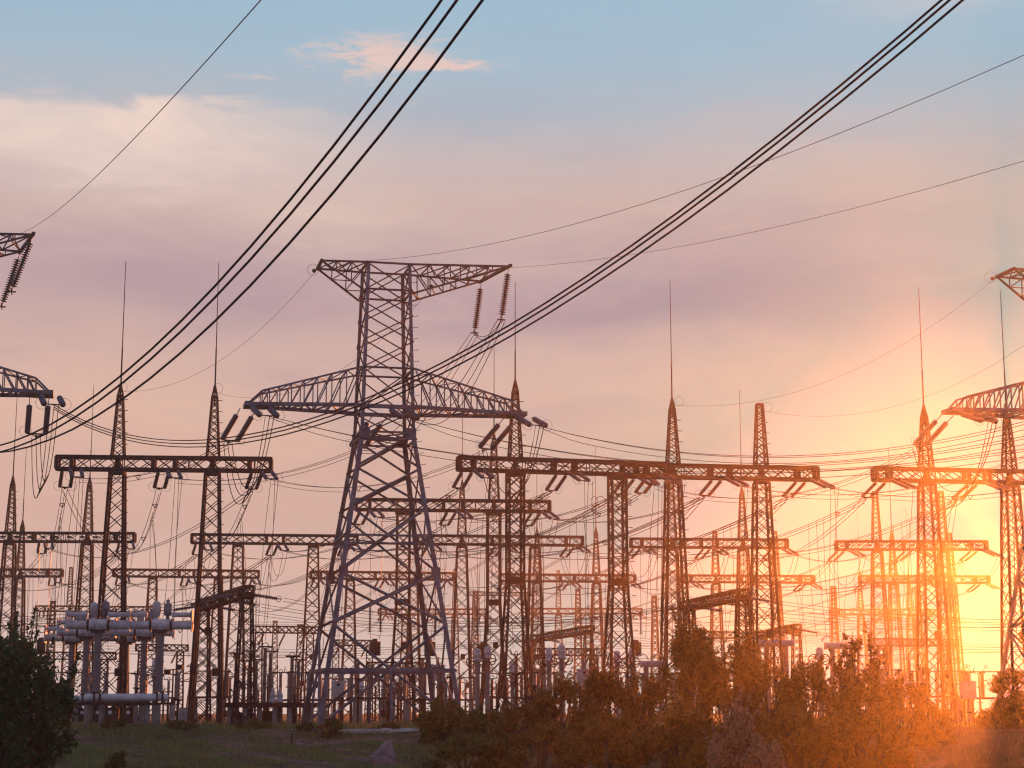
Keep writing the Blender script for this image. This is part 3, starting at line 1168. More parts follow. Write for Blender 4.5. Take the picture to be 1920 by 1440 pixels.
LINE = Vector((-math.sin(YAW), math.cos(YAW), 0))
ENDS = {}
for nm, loc, word in (('M', T_MAIN, 'complete pylon'), ('L', T_LEFT, 'left-edge pylon'), ('R', T_RIGHT, 'right-edge pylon')):
    for ph, xx in (('left arm', -9.5), ('middle', 0.2), ('right arm', 9.8)):
        for side in ('left', 'right'):
            px_ = 960 + FPX * tower_pt(loc, xx, 0, 0).x / (loc[1] * cT)
            if px_ < -90 or px_ > 1980:
                continue
            yo = 0.55 if ph != 'middle' else hw(ARM_Z)
            sg = 1 if side == 'left' else -1
            tgt = AX if side == 'left' else -LINE
            al = R(27 if side == 'left' else 20)
            if nm == 'L' and side == 'left':
                al = R(40)
            aim = {('M', 'left arm'): ('A', 0), ('M', 'middle'): ('A', 1), ('M', 'right arm'): ('A', 2), ('R', 'left arm'): ('D', 0)}.get((nm, ph))
            if side == 'left' and aim:
                pq = YOKES[(*aim, 'right')] - tower_pt(loc, xx, 0, 0)
                tgt = (Vector((pq.x, pq.y, 0)).normalized() * 0.6 + AX * 0.4).normalized()
                al = R(36)
            dv = tgt * math.cos(al) + Vector((0.12 if side == 'right' else 0.0, 0, -math.sin(al)))
            p = tower_pt(loc, xx + (0.45 if side == 'right' else -0.25), sg * yo, ARM_Z - 0.2)
            ENDS[(nm, ph, side)] = put_string('tower', p, dv, f'thick insulator pair sloping {side}, {ph} of the {word}', 'insulators of the big pylons')


# hanging jumper insulators at the right ends of the T tops
def hang_string(p, q, label):
    o = thing('insulator_string', label, 'insulator', p, 'hanging insulators of the T tops')
    v = Vector(q) - Vector(p)
    L = v.length
    mb = MB()
    mb.line([(0, 0, 0), v * 0.12], 0.03)
    mb.lathe(ribbed(L * 0.8, 19, 0.27, 0.10), v * 0.12, v, 9)
    mb.line([v * 0.92, v], 0.04)
    mb.build('insulator', M_DISC, o, True)
    y = MB()
    y.torus(v, (1, 0.3, 0.2), 0.25, 0.03, 12, 4)
    y.bar(v + Vector((-0.3, 0, 0)), v + Vector((0.3, 0, -0.05)), 0.12, 0.08)
    y.build('yoke', M_DARK, o)


JH = {}
for nm, loc, word in (('M', T_MAIN, 'complete pylon'), ('L', T_LEFT, 'left-edge pylon')):
    for wi, (x, y), dx in (('nearer', (8.7, -2.6), -0.55), ('farther', (7.7, 2.4), -0.5)):
        p = tower_pt(loc, x, y, TOP_Z - 0.1)
        if nm == 'L':
            dx *= 2.6
        q = p + Vector((dx, 0.6, -3.75))
        JH[(nm, wi)] = q
        hang_string(p, q, f'dark ribbed string hanging {"rightmost" if wi == "nearer" else "second from right"} on the T top of the {word}')


def loop_pts(a, b, drop, n=18, p=2.4):
    a, b = Vector(a), Vector(b)
    return [a.lerp(b, i / n) - Vector((0, 0, drop * (1 - abs(2 * i / n - 1) ** p))) for i in range(n + 1)]


def tri(pts, s=0.22, conv=None):
    return [offs(pts, (-s, 0, 0)), offs(pts, (s, 0, 0)), offs(pts, (0, 0, -s * 1.7))]


for nm, word in (('M', 'complete pylon'), ('L', 'left-edge pylon'), ('R', 'right-edge pylon')):
    for ph in ('left arm', 'right arm'):
        a, b = ENDS.get((nm, ph, 'left')), ENDS.get((nm, ph, 'right'))
        if a is None or b is None:
            continue
        drops = (5.2, 4.6, 4.0)
        ls = [loop_pts(a + Vector((0.3 * (k - 1), 0, 0)), b + Vector((0.3 * (k - 1), 0, 0)), drops[k]) for k in range(3)]
        bundle('jumper_loop', ls, 0.03, f'hanging loop of three wires below the {ph} of the {word}', 'wire', 'jumper loops of the big pylons', (0.5, 0.62))
for nm, word in (('M', 'complete pylon'), ('L', 'left-edge pylon')):
    a = ENDS.get((nm, 'middle', 'left'))
    b = ENDS.get((nm, 'middle', 'right'))
    if a is None:
        continue
    for wi, endp, lab in (('farther', a, 'left'), ('nearer', b, 'right')):
        q = JH[(nm, wi)]
        pts = []
        for k in range(3):
            ds = Vector((0.25 * (k - 1), 0, -0.1 * k))
            n = 18
            pts.append([q.lerp(endp, i / n) + ds - Vector((0, 0, (2.2 + 0.5 * k) * math.sin(math.pi * i / n) * (0.6 + 0.4 * i / n))) for i in range(n + 1)])
        bundle('jumper_loop', pts, 0.028, f'wires falling left from the {lab} hanging string of the {word}', 'wire', 'jumper loops of the big pylons')
    ls = [loop_pts(JH[(nm, 'nearer')] + Vector((0, 0, -.05 * k)), JH[(nm, 'farther')], 0.7 + 0.25 * k) for k in range(2)]
    bundle('jumper_loop', ls, 0.028, f'short slack wires between the two hanging strings of the {word}', 'wire', 'jumper loops of the big pylons')

# ------------------------------------------------------------------ line conductors


def plan_wire(P0, P1, pix, s0=-0.05, s1=1.25, n=44):
    """wire above the straight plan line P0-P1 whose heights are read at the given sight lines (quadratic = catenary)"""
    P0, P1 = Vector((*P0, 0)), Vector((*P1, 0))
    D = P1 - P0
    S, Zs = [], []
    for (px, py) in pix:
        d = ray(px, py)
        k = d[0] / d[1]
        s = (k * P0.y - P0.x) / (D.x - k * D.y)
        Yv = P0.y + s * D.y
        S.append(s)
        Zs.append(CZ + d[2] * Yv / d[1])
    co = np.polyfit(S, Zs, 2)
    out = []
    for i in range(n + 1):
        s = s0 + (s1 - s0) * i / n
        out.append(Vector((P0.x + D.x * s, P0.y + D.y * s, float(np.polyval(co, s)))))
    return out


B1 = ((-48.0, 121.0), (-1.0, 40.0))
b1 = [plan_wire(*B1, [(830, 0), (430, 500), (220, 712), (130, 780), (0, 833)], 0.0, 1.35),
      plan_wire(*B1, [(860, 0), (450, 500), (220, 727), (130, 795), (0, 845)], 0.0, 1.35),
      plan_wire(*B1, [(908, 0), (495, 500), (226, 752), (146, 806), (0, 846)], 0.0, 1.35)]
bundle('line_conductor', b1, 0.036, 'three thick dark cables sweeping from the top centre down to the left edge', 'power line', 'thick line cables')
eL = ENDS[('L', 'right arm', 'right')]
B2 = ((eL.x, eL.y), (11.1, 45.0))
b2 = [plan_wire(*B2, [(1778, 0), (1330, 350), (890, 636), (660, 757), (400, 826), (330, 834), (105, 758)], 0.0, 1.4),
      plan_wire(*B2, [(1795, 0), (1345, 352), (890, 640), (660, 762), (400, 836), (330, 841), (105, 761)], 0.0, 1.4),
      plan_wire(*B2, [(1825, 0), (1400, 322), (890, 652), (660, 770), (400, 845), (330, 848), (105, 764)], 0.0, 1.4)]
bundle('line_conductor', b2, 0.034, 'three thick dark cables climbing from lower left to the top right corner', 'power line', 'thick line cables', )
# from the complete pylon away to the right
for ph, tgt, mids, word in (('left arm', (2080, 815, 112), (1250, 884), 'left arm'), ('middle', (2080, 780, 112), (1250, 868), 'middle'), ('right arm', (2080, 742, 112), (1350, 853), 'right arm')):
    p = ENDS[('M', ph, 'right')]
    q = at(*tgt)
    ls = []
    for k, dv in enumerate(((0, 0, 0), (0.35, 0, -0.1), (0.1, 0, -0.5))):
        px0 = 960 + FPX * p.x / ((p.y) * cT + (p.z - CZ) * sT)
        w = plan_wire((p.x, p.y), (q.x, q.y), [(px0, 720 + 0, ), mids, tgt[:2]], 0, 1.0)
        d = ray(*mids)
        kx = d[0] / d[1]
        D = q - p
        s = (kx * p.y - p.x) / (D.x - kx * D.y)
        zm = CZ + d[2] * (p.y + s * D.y) / d[1]
        co = np.polyfit([0, s, 1.0], [p.z, zm, q.z], 2)
        ls.append([Vector((p.x + D.x * t, p.y + D.y * t, float(np.polyval(co, t)))) + Vector(dv) * min(1, t * 12 + 0.2) for t in np.linspace(0, 1.7, 60)])
    bundle('line_conductor', ls, 0.026, f'three sagging cables from the {word} of the complete pylon to the right edge', 'power line', 'line cables of the complete pylon')
# from the pylons back to the gantries
for nm, ph, key, i, sag, word in (('M', 'left arm', 'A', 0, 0.9, 'complete pylon'), ('M', 'middle', 'A', 1, 0.9, 'complete pylon'), ('M', 'right arm', 'A', 2, 1.5, 'complete pylon'),
                                  ('R', 'left arm', 'D', 0, 2.2, 'right-edge pylon')):
    p, q = ENDS[(nm, ph, 'left')], YOKES[(key, i, 'right')]
    pts = sag_pts(p, q, sag, 26)
    bundle('line_conductor', tri(pts, 0.2), 0.022, f'thin cable trio, {ph} of the {word} to {PHN[i]} of a gantry', 'power line', 'cables between pylons and gantries', (0.6,))
for i, xx_ in ((1, 0.2), (2, 9.5)):
    p, q = tower_pt(T_RIGHT, xx_, 2.5, ARM_Z - 1.6), YOKES[('D', i, 'right')]
    bundle('line_conductor', tri(sag_pts(p, q, 2.0, 26), 0.2), 0.022, f'three thin cables from beyond the right edge to the {PHN[i]} of the flat-mast gantry', 'power line', 'cables between pylons and gantries', (0.6,))

# earth wires
EW = [
    (((-33.0, 121.5), (-5.5, 38.0)), [(475, 0), (330, 195), (150, 355), (0, 442)], -0.4, 1.3, 'thin earth wire curving from the top edge down to the left-edge pylon'),
    ((tuple(tower_pt(T_MAIN, -4.9, -1.3, 0))[:2], (17.5, 60.0)), [(610, 490), (1150, 402), (1420, 305), (1920, 105)], 0.0, 2.2, 'thin earth wire from the T top\'s left tip rising to the upper right edge'),
    ((tuple(tower_pt(T_MAIN, 8.7, -2.6, 0))[:2], (22.0, 78.0)), [(955, 502), (1170, 480), (1500, 415), (1920, 302)], 0.0, 2.3, 'thin earth wire from the T top\'s right tip rising to the right edge'),
]
for (P0, P1), pix, s0, s1, lab in EW:
    mb = MB()
    mb.line(plan_wire(P0, P1, pix, s0, s1), 0.014)
    tag(mb.build('earth_wire', M_WIRE), lab, 'wire', 'thin earth wires')


def mast_top(key, idx):
    g = [x for x in GANTRIES if x[0] == key][0]
    px, mt, rt = g[5][idx]
    yb = g[2] + (g[4] - g[2]) * (px - g[1]) / (g[3] - g[1])
    Yd = at_z(px, yb, ZB).y
    return at(px, mt + 12, Yd)


for p, q, sag, lab in ((tower_pt(T_MAIN, -4.9, 1.3, TOP_Z), mast_top('A', 0), 2.6, 'thin earth wire from the T top\'s left tip down to the leftmost rod mast'),
                       (tower_pt(T_MAIN, 4.0, 1.8, TOP_Z - 0.6), mast_top('A', 1), 3.3, 'thin earth wire passing behind the complete pylon to the second rod mast'),
                       (tower_pt(T_RIGHT, -4.9, 1.3, TOP_Z), mast_top('D', 0), 3.0, 'thin earth wire from the right-edge pylon to the one-rod mast'),
                       (tower_pt(T_RIGHT, 4.0, 1.8, TOP_Z), mast_top('D', 1), 3.8, 'thin earth wire from beyond the right edge to the flat-topped mast')):
    mb = MB()
    pts = sag_pts(p, q, sag, 30)
    mb.line(pts, 0.012)
    n_ = (Vector(q) - Vector(p)).normalized()
    mb.torus(Vector(p) + n_ * 0.5 + Vector((0, 0, 0.15)), (0.1, 1, 0.2), 0.42, 0.012, 18, 4)
    mb.lathe([(0, 0.06), (0.1, 0.16), (0.2, 0.16), (0.3, 0.06)], Vector(p) + n_ * 0.2, n_, 8)
    mb.torus(Vector(q) - n_ * 0.6 + Vector((0, 0, 0.1)), (0.1, 1, 0.2), 0.4, 0.012, 18, 4)
    tag(mb.build('earth_wire', M_WIRE), lab, 'wire', 'thin earth wires')

# ------------------------------------------------------------------ circuit breaker (three poles)


def make_breaker(label, loc, rotz):
    root = thing('circuit_breaker', label, 'circuit breaker', loc, 'circuit breaker poles', rotz)
    L, zt = 8.7, 7.0
    x0 = -L / 2
    for a, b in ((0.0, 0.175), (0.335, 0.66), (0.83, 1.0)):
        ch = MB()
        ch.lathe([(0, 0.1), (0.02, 0.36), (0.06, 0.36), (0.08, 0.29), ((b - a) * L - 0.1, 0.29), ((b - a) * L, 0.33)], (x0 + a * L, 0, zt), (1, 0, 0), 14)
        for f_ in (0.25, 0.5, 0.75):
            xm = x0 + (a + (b - a) * f_) * L
            ch.tube((xm - 0.03, 0, zt), (xm + 0.03, 0, zt), 0.325, None, 14)
        ch.build('breaking_chamber', M_PAINT, root)
    for a, b in ((0.02, 0.17), (0.33, 0.49), (0.51, 0.64), (0.83, 0.985)):
        ch = MB()
        ch.tube((x0 + a * L, -0.1, zt + 0.72), (x0 + b * L, -0.1, zt + 0.72), 0.17, None, 10)
        ch.tube((x0 + a * L + .05, -0.1, zt + 0.72), (x0 + a * L + .12, -0.1, zt + 0.72), 0.22, None, 10)
        ch.tube((x0 + b * L - .12, -0.1, zt + 0.72), (x0 + b * L - .05, -0.1, zt + 0.72), 0.22, None, 10)
        ch.build('grading_tube', M_PAINT, root)
    for t in (0.01, 0.5, 0.99):
        ch = MB()
        ch.box((x0 + t * L, -0.05, zt + 0.3), (0.09, 0.85, 1.45))
        ch.build('end_plate', M_PAINT, root)
    for i, t in enumerate((0.257, 0.747)):
        hd = MB()
        hd.lathe([(0, 0.2), (0.05, 0.42), (1.25, 0.42), (1.3, 0.2)], (x0 + t * L - 0.65, 0, zt), (1, 0, 0), 14)
        hd.tube((x0 + t * L, 0, zt - 0.5), (x0 + t * L, 0, zt), 0.36, 0.44, 12)
        for k in (-1, 0, 1):
            hd.tube((x0 + t * L + k * 0.36, -0.36, zt + 0.02), (x0 + t * L + k * 0.36, -0.5, zt + 0.02), 0.13 if k else 0.17, None, 10)
        hd.build('chamber_head', M_PAINT, root)
        cl = MB()
        cl.box((x0 + t * L, -0.1, zt - 0.42), (1.0, 0.7, 0.22))
        for k in (-1, 1):
            cl.tube((x0 + t * L + k * 0.72 - 0.04, 0, zt), (x0 + t * L + k * 0.72 + 0.04, 0, zt), 0.46, None, 14)
        cl.build('clamp', M_DARK, root)
        for k, dx in enumerate((-0.36, 0.42)):
            cp = MB()
            top = 0.95 if (i + k) % 2 == 0 else 1.05
            cp.lathe([(0, 0.12), (0.2, 0.12), (0.22, 0.25), (top, 0.27), (top + 0.07, 0.24), (top + 0.14, 0.12), (top + 0.18, 0.07)] + ([(top + 0.24, 0.13), (top + 0.3, 0.13), (top + 0.34, 0.05)] if (i and k) else []) + [(top + 0.4 if (i and k) else top + 0.2, 0.03)], (x0 + t * L + dx, 0.1, zt + 0.45), (0, 0, 1), 12)
            cp.tube((x0 + t * L + dx, 0.1, zt + 0.3), (x0 + t * L + dx, 0.1, zt + 0.5), 0.15, None, 8)
            cp.build('capacitor', M_HEAD if k else M_PAINT, root, True)
        col = MB()
        pr = []
        for s in range(4):
            z = s * 1.02
            pr += [(z, 0.25), (z + 0.05, 0.33), (z + 0.1, 0.25)]
            for q in range(9):
                pr += [(z + 0.12 + q * 0.097, 0.23), (z + 0.15 + q * 0.097, 0.29), (z + 0.19 + q * 0.097, 0.23)]
        col.lathe(pr, (x0 + t * L, 0, 2.45), (0, 0, 1), 12)
        col.build('insulator_column', M_PORC, root, True)
    tk = MB()
    tk.lathe([(0, 0.05), (0.06, 0.2), (0.15, 0.27), (5.6, 0.27), (5.7, 0.2), (5.76, 0.05)], (x0 + 0.17 * L, -0.3, 2.08), (1, 0, 0), 14)
    tk.build('pressure_tank', M_WHITE, root, True)
    fr = MB()
    for yy in (-0.6, 0.6):
        fr.bar((x0 + 0.15 * L, yy, 1.68), (x0 + 0.86 * L, yy, 1.68), 0.14, 0.16)
    for t in (0.17, 0.26, 0.4, 0.52, 0.64, 0.74, 0.85):
        fr.bar((x0 + t * L, -0.6, 1.69), (x0 + t * L, 0.6, 1.69), 0.1, 0.1)
    for t in (0.255, 0.30, 0.745, 0.785):
        fr.bar((x0 + t * L, -0.62, 1.64), (x0 + t * L, -0.62, 2.5), 0.09, 0.12)
    fr.build('base_frame', M_GANTRY2, root)
    for t in (0.19, 0.31, 0.66, 0.745, 0.855):
        ps = MB()
        ps.tube((x0 + t * L, 0, -0.3), (x0 + t * L, 0, 1.6), 0.2 if t != 0.19 else 0.1, 0.19, 10)
        ps.build('support_post', M_CONC, root, True)
    for t, w in ((0.39, 0.6), (0.53, 0.62)):
        bx = MB()
        bx.box((x0 + t * L, -0.75, 0.85), (w, 0.4, 1.0))
        bx.box((x0 + t * L, -0.75, 1.38), (w + 0.08, 0.5, 0.06))
        bo = bx.build('control_box', M_GANTRY2, root)
        dl = MB()
        dl.tube((x0 + t * L, -0.955, 1.08), (x0 + t * L, -0.99, 1.08), 0.13, None, 14)
        dl.build('gauge', M_WHITE, bo)
    pi = MB()
    for t in (0.36, 0.46, 0.56, 0.6):
        pi.line([(x0 + t * L, -0.7, 1.6), (x0 + t * L, -0.7, 0.3), (x0 + (t + 0.06) * L, -0.7, 0.12), (x0 + (t + 0.14) * L, -0.7, 0.12)], 0.03)
    pi.build('pipework', M_DARK, root)
    return root


brk = make_breaker('nearest and lowest-right of three pale breaker poles, long tank on two porcelain columns', (at(243, 1171, 126).x, 126, 0), R(4))
copy_thing(brk, (at(217, 1185, 137).x, 137, 0), 'middle one of three staggered pale breaker poles behind the nearest')
copy_thing(brk, (at(186, 1195, 147.5).x, 147.5, 0), 'farthest and leftmost of three staggered pale breaker poles')

# ------------------------------------------------------------------ bus portals
BUSP = []


def make_portal(label, xr_, yr_, xl_, yl_, z, word):
    a, b = at_z(xr_, yr_, z), at_z(xl_, yl_, z)
    root = thing('busbar_portal', label, 'gantry', (a.x, a.y, 0), 'low busbar portals')
    off = Vector((a.x, a.y, 0))
    mb = MB()
    truss_beam(mb, a - off, b - off, 0.7, 0.75, 0.17, 0.08, 14)
    mb.build('beam', M_GANTRY2, root)
    dirv = (b - a).normalized()
    for t in (0.04, 0.92):
        c = (a - off).lerp(b - off, t)
        cm = MB()
        lattice_column(cm, Vector((c.x, c.y, 0)), Vector((dirv.x, dirv.y, 0)), [(0, 0.75), (z - 0.4, 0.38)], 0.13, 0.06)
        cm.box((c.x, c.y, z - 0.3), (1.1, 0.9, 0.5))
        cm.build('column', M_GANTRY, root)
    for i, t in enumerate((0.1, 0.5, 0.9)):
        c = a.lerp(b, t)
        for side, sx in (('left', -1), ('right', 1)):
            p = c + Vector((sx * 0.35, 0, -0.1))
            e_ = put_string('bus', p, (sx, 0.0, -0.16), f'single {side}-pointing insulator, {("near", "middle", "far")[i]} phase of the {word}', 'insulators of the low portals')
            BUSP.append((word, i, side, e_))
    return root


make_portal('low rusty portal beam running back behind the left rod mast columns, dark insulators both sides', 467, 1108, 376, 1136, 10.2, 'low rusty portal at left')
make_portal('low rusty portal beam slanting behind the columns of the flat-mast gantry', 1396, 1114, 1284, 1137, 10.2, 'low portal under the flat-mast gantry')
make_portal('low rusty portal with pale insulators slanting right of the big pylon', 1108, 1180, 1000, 1198, 10.2, 'low portal right of the big pylon')
make_portal('small rusty portal with a boxy head just above the tall bush', 1496, 1177, 1424, 1191, 10.2, 'small portal above the bush')
bd = {(w, i, s): e_ for w, i, s, e_ in BUSP}
for i, nm in enumerate(('near', 'middle', 'far')):
    A1, B1_ = 'low rusty portal at left', 'low portal under the flat-mast gantry'
    spans = [(bd[(A1, i, 'right')], bd[(B1_, i, 'left')], 1.5, 'across the yard between the two nearest low portals'),
             (bd[(A1, i, 'left')], bd[(A1, i, 'left')] + Vector((-40, 8, 0.3)), 1.5, 'from the left low portal to the left edge'),
             (bd[(B1_, i, 'right')], bd[(B1_, i, 'right')] + Vector((42, 6, 0)), 1.4, 'from the flat-mast portal to the right edge'),
             (bd[('low portal right of the big pylon', i, 'left')], bd[('low portal right of the big pylon', i, 'left')] + Vector((-60, 8, 0)), 1.6, 'leftwards from the low portal right of the big pylon'),
             (bd[('low portal right of the big pylon', i, 'right')], bd[('small portal above the bush', i, 'left')], 0.8, 'between the two farther low portals'),
             (bd[('small portal above the bush', i, 'right')], bd[('small portal above the bush', i, 'right')] + Vector((45, 5, 0)), 1.3, 'rightwards from the small portal above the bush')]
    for p, q, sag, word in spans:
        pts = sag_pts(p, q, sag, 24)
        bundle('busbar_wire', [offs(pts, (0, 0, 0.12)), offs(pts, (0, 0.3, -0.12))], 0.024, f'{nm} pair of level wires {word}', 'wire', 'level busbar wires')
# rigid level tubes far behind
for k, (y0, Yd) in enumerate(((1158, 320), (1163, 335), (1172, 300), (1218, 200))):
    p, q = at(-40, y0, Yd), at(1990, y0 + 1, Yd + 4)
    mb = MB()
    mb.line(sag_pts(p, q, 1.0, 30), 0.04)
    tag(mb.build('busbar_wire', M_WIRE), ('upper level wire crossing the whole yard low in the background', 'second level wire crossing the whole yard low in the background',
                                         'third level wire crossing the whole yard just below the others', 'lowest level wire crossing the yard at wave-trap height')[k], 'wire', 'level busbar wires')

# ------------------------------------------------------------------ small apparatus


def post_profile(z0, z1, r):
    n = max(6, int((z1 - z0) / 0.11))
    st = (z1 - z0) / n
    pr = []
    for i in range(n):
        z = z0 + i * st
        pr += [(z, r * 0.78), (z + st * 0.4, r), (z + st * 0.7, r * 0.92)]
    return pr + [(z1, r * 0.78)]


def make_ct(label, loc, hp, hi, hh, rot=0.0, group='instrument transformers on posts'):
    """concrete post, porcelain column and a pale bell-shaped head with hoops"""
    root = thing('instrument_transformer', label, 'transformer', loc, group, rot)
    a = MB()
    a.tube((0, 0, -0.2), (0, 0, hp), 0.2, 0.18, 10)
    a.box((0, 0, hp + 0.05), (0.75, 0.6, 0.12))
    a.build('support_post', M_CONC, root)
    b = MB()
    b.lathe(post_profile(0, hi, 0.26), (0, 0, hp + 0.1), (0, 0, 1), 12)
    b.build('porcelain_column', M_PORC, root, True)
    c = MB()
    hh *= 0.85
    z = hp + 0.1 + hi
    c.lathe([(0, 0.26), (0.06, 0.36), (0.14, 0.36), (0.16, 0.29), (hh * 0.45, 0.29), (hh * 0.47, 0.33), (hh * 0.52, 0.33), (hh * 0.54, 0.29), (hh * 0.84, 0.28), (hh * 0.93, 0.23), (hh, 0.14), (hh + 0.03, 0.02)], (0, 0, z), (0, 0, 1), 14)
    c.build('bell_head', M_WHITE, root, True)
    d = MB()
    for s in (-1, 1):
        d.torus((s * 0.48, -0.1, z - 0.05), (0.5 * s, 1, 0), 0.42, 0.05, 16, 5)
        d.bar((s * 0.2, 0, z - 0.3), (s * 0.85, 0, z - 0.1), 0.08)
    d.bar((-0.7, 0, z), (0.7, 0, z), 0.07)
    d.build('terminal_hoops', M_DARK, root)
    return root


def make_box_vt(label, loc, hp, rot=0.0):
    root = thing('voltage_transformer', label, 'transformer', loc, 'boxy transformers on posts', rot)
    a = MB()
    for s in (-1, 1):
        a.bar((s * 0.35, 0, -0.2), (s * 0.35, 0, hp), 0.16)
    a.bar((-0.35, 0, hp * 0.5), (0.35, 0, hp * 0.5), 0.1)
    a.build('support_frame', M_GANTRY2, root)
    b = MB()
    b.box((0, 0, hp + 0.65), (1.1, 0.85, 1.3))
    b.box((0, 0, hp + 1.36), (1.22, 0.97, 0.1))
    for q in range(5):
        b.box((0, -0.45, hp + 0.25 + q * 0.16), (0.9, 0.06, 0.04))
    b.build('tank', M_WHITE, root)
    c = MB()
    c.tube((0, -0.44, hp + 1.08), (0, -0.5, hp + 1.08), 0.13, None, 12)
    c.build('porthole', M_DARK, root)
    d = MB()
    d.lathe(post_profile(0, 0.7, 0.16), (0, 0, hp + 1.4), (0, 0, 1), 10)
    d.build('bushing', M_PORC, root, True)
    return root


def make_disconnector(label, loc, hp, n, rot=0.0, group='disconnectors on concrete posts'):
    root = thing('disconnector', label, 'switch', loc, group, rot)
    w = 1.5 * (n - 1)
    for s in (-1, 1):
        a = MB()
        a.tube((s * w / 2 * 0.8, 0, -0.2), (s * w / 2 * 0.8, 0, hp), 0.2, 0.18, 8)
        a.build('support_post', M_CONC, root)
    b = MB()
    b.bar((-w / 2 - 0.4, -0.25, hp + 0.09), (w / 2 + 0.4, -0.25, hp + 0.09), 0.1, 0.18)
    b.bar((-w / 2 - 0.4, 0.25, hp + 0.09), (w / 2 + 0.4, 0.25, hp + 0.09), 0.1, 0.18)
    b.bar((w / 2 * 0.8 + 0.26, -0.25, 0.6), (w / 2 * 0.8 + 0.26, -0.25, hp), 0.06)
    b.box((w / 2 * 0.8 + 0.3, -0.3, 1.0), (0.4, 0.35, 0.55))
    b.build('base_frame', M_GANTRY2, root)
    for i in range(n):
        x = -w / 2 + i * 1.5
        c = MB()
        c.lathe([(0, 0.2)] + post_profile(0.05, 1.0, 0.17) + [(1.02, 0.21), (1.08, 0.21)] + post_profile(1.1, 2.0, 0.16) + [(2.1, 0.16)], (x, 0, hp + 0.18), (0, 0, 1), 10)
        c.build('post_insulator', M_PORCB if n % 2 else M_PORC, root, True)
    d = MB()
    d.tube((-w / 2 - 0.3, 0, hp + 2.35), (w / 2 + 0.3, 0, hp + 2.35), 0.05, None, 8)
    for i in range(n):
        x = -w / 2 + i * 1.5
        d.bar((x - 0.25, 0, hp + 2.27), (x + 0.25, 0, hp + 2.27), 0.16, 0.14)
        d.bar((x, 0, hp + 2.3), (x + 0.3, 0, hp + 2.75), 0.04)
        d.torus((x + 0.36, 0, hp + 2.8), (0, 1, 0), 0.13, 0.025, 12, 4)
    d.build('contact_arm', M_DARK, root)
    return root


def on(px, Yd):
    x = gx(px, Yd)
    return (x, Yd, gz(x, Yd))


# pale-headed transformers (pixel, depth, post height, porcelain height, head height, label)
CTS = [(895, 150, 4.2, 0.9, 1.2, 'pale bell-headed transformer right of the big pylon\'s feet, left one of a close pair'),
       (914, 150, 4.3, 1.0, 1.2, 'pale bell-headed transformer right of the big pylon\'s feet, right one of a close pair'),
       (961, 165, 3.4, 1.1, 1.3, 'pale ribbed transformer between the two straight gantry columns'),
       (1030, 150, 4.1, 1.0, 1.3, 'pale transformer with hoops above the low bush, left of two'),
       (1054, 150, 4.3, 1.0, 1.4, 'pale transformer with hoops above the low bush, right of two'),
       (1158, 158, 4.3, 0.9, 1.2, 'pale pointed transformer head left of the tall bush'),
       (1186, 158, 4.4, 0.9, 1.3, 'pale pointed transformer head beside the tall bush, under the wave trap'),
       (721, 175, 2.2, 0.9, 1.1, 'pale bell-headed transformer inside the big pylon\'s base, left of three'),
       (738, 180, 2.4, 0.9, 1.1, 'pale bell-headed transformer inside the big pylon\'s base, middle of three'),
       (760, 172, 2.3, 1.0, 1.2, 'pale bell-headed transformer inside the big pylon\'s base, right of three'),
       (131, 165, 3.6, 1.1, 1.2, 'pale transformer head showing behind the breaker, above the dark tree'),
       (288, 165, 3.8, 0.9, 1.2, 'pale transformer head between the breaker\'s right columns'),
       (676, 185, 2.3, 0.9, 1.0, 'dim transformer behind the pylon\'s front left leg'),
       (832, 178, 2.6, 0.9, 1.1, 'dim transformer just inside the pylon\'s right legs'),
       (1008, 185, 2.8, 0.9, 1.1, 'dim transformer behind the low bush tops right of the pylon'),
       (1540, 150, 4.4, 0.9, 1.1, 'orange-lit transformer peeping out above the sunlit bushes')]
for px, Yd, hp, hi, hh, lab in CTS:
    make_ct(lab, on(px, Yd), hp, hi, hh, random.uniform(-0.6, 0.6))
for px, Yd, hp, lab in ((1095, 155, 3.3, 'pale louvred box transformer on posts above the bushes at centre'),
                        (1700, 150, 2.2, 'orange-lit box transformer with porthole, left of two at right'),
                        (1817, 150, 2.2, 'orange-lit box transformer with porthole, right of two near the pylon leg'),
                        (635, 160, 2.4, 'pale louvred box transformer behind the pylon\'s front left foot'),
                        (820, 165, 3.9, 'tall pale louvred box just inside the pylon\'s right legs')):
    make_box_vt(lab, on(px, Yd), hp, random.uniform(-0.3, 0.3))
DISC = [(690, 158, 2.2, 3, 'rusty three-post disconnector under the middle of the big pylon'),
        (560, 152, 2.0, 4, 'four-post disconnector left of the big pylon\'s left foot'),
        (790, 160, 2.1, 3, 'three-post disconnector behind the pylon\'s right feet'),
        (640, 195, 2.3, 4, 'four-post disconnector far inside the big pylon\'s base'),
        (862, 190, 2.3, 3, 'three-post disconnector beyond the pylon\'s rightmost foot'),
        (940, 175, 2.4, 3, 'three-post disconnector between straight gantry columns'),
        (1010, 160, 2.2, 3, 'three-post disconnector above the low olive bushes'),
        (1130, 170, 2.4, 4, 'four-post disconnector left of the tall sunlit bush'),
        (110, 170, 2.4, 4, 'four-post disconnector at left behind the dark tree'),
        (210, 182, 2.6, 4, 'four-post disconnector seen between the breaker columns'),
        (300, 178, 2.4, 3, 'three-post disconnector right behind the breaker'),
        (392, 160, 2.3, 3, 'three-post disconnector inside the second rod mast\'s base'),
        (1655, 160, 2.4, 3, 'glowing three-post disconnector right of the bushes'),
        (1760, 165, 2.4, 4, 'glowing four-post disconnector between the box transformers'),
        (1845, 158, 2.2, 3, 'glowing three-post disconnector by the right pylon\'s leg'),
        (1250, 175, 2.4, 4, 'four-post disconnector hidden low behind the tall bush')]
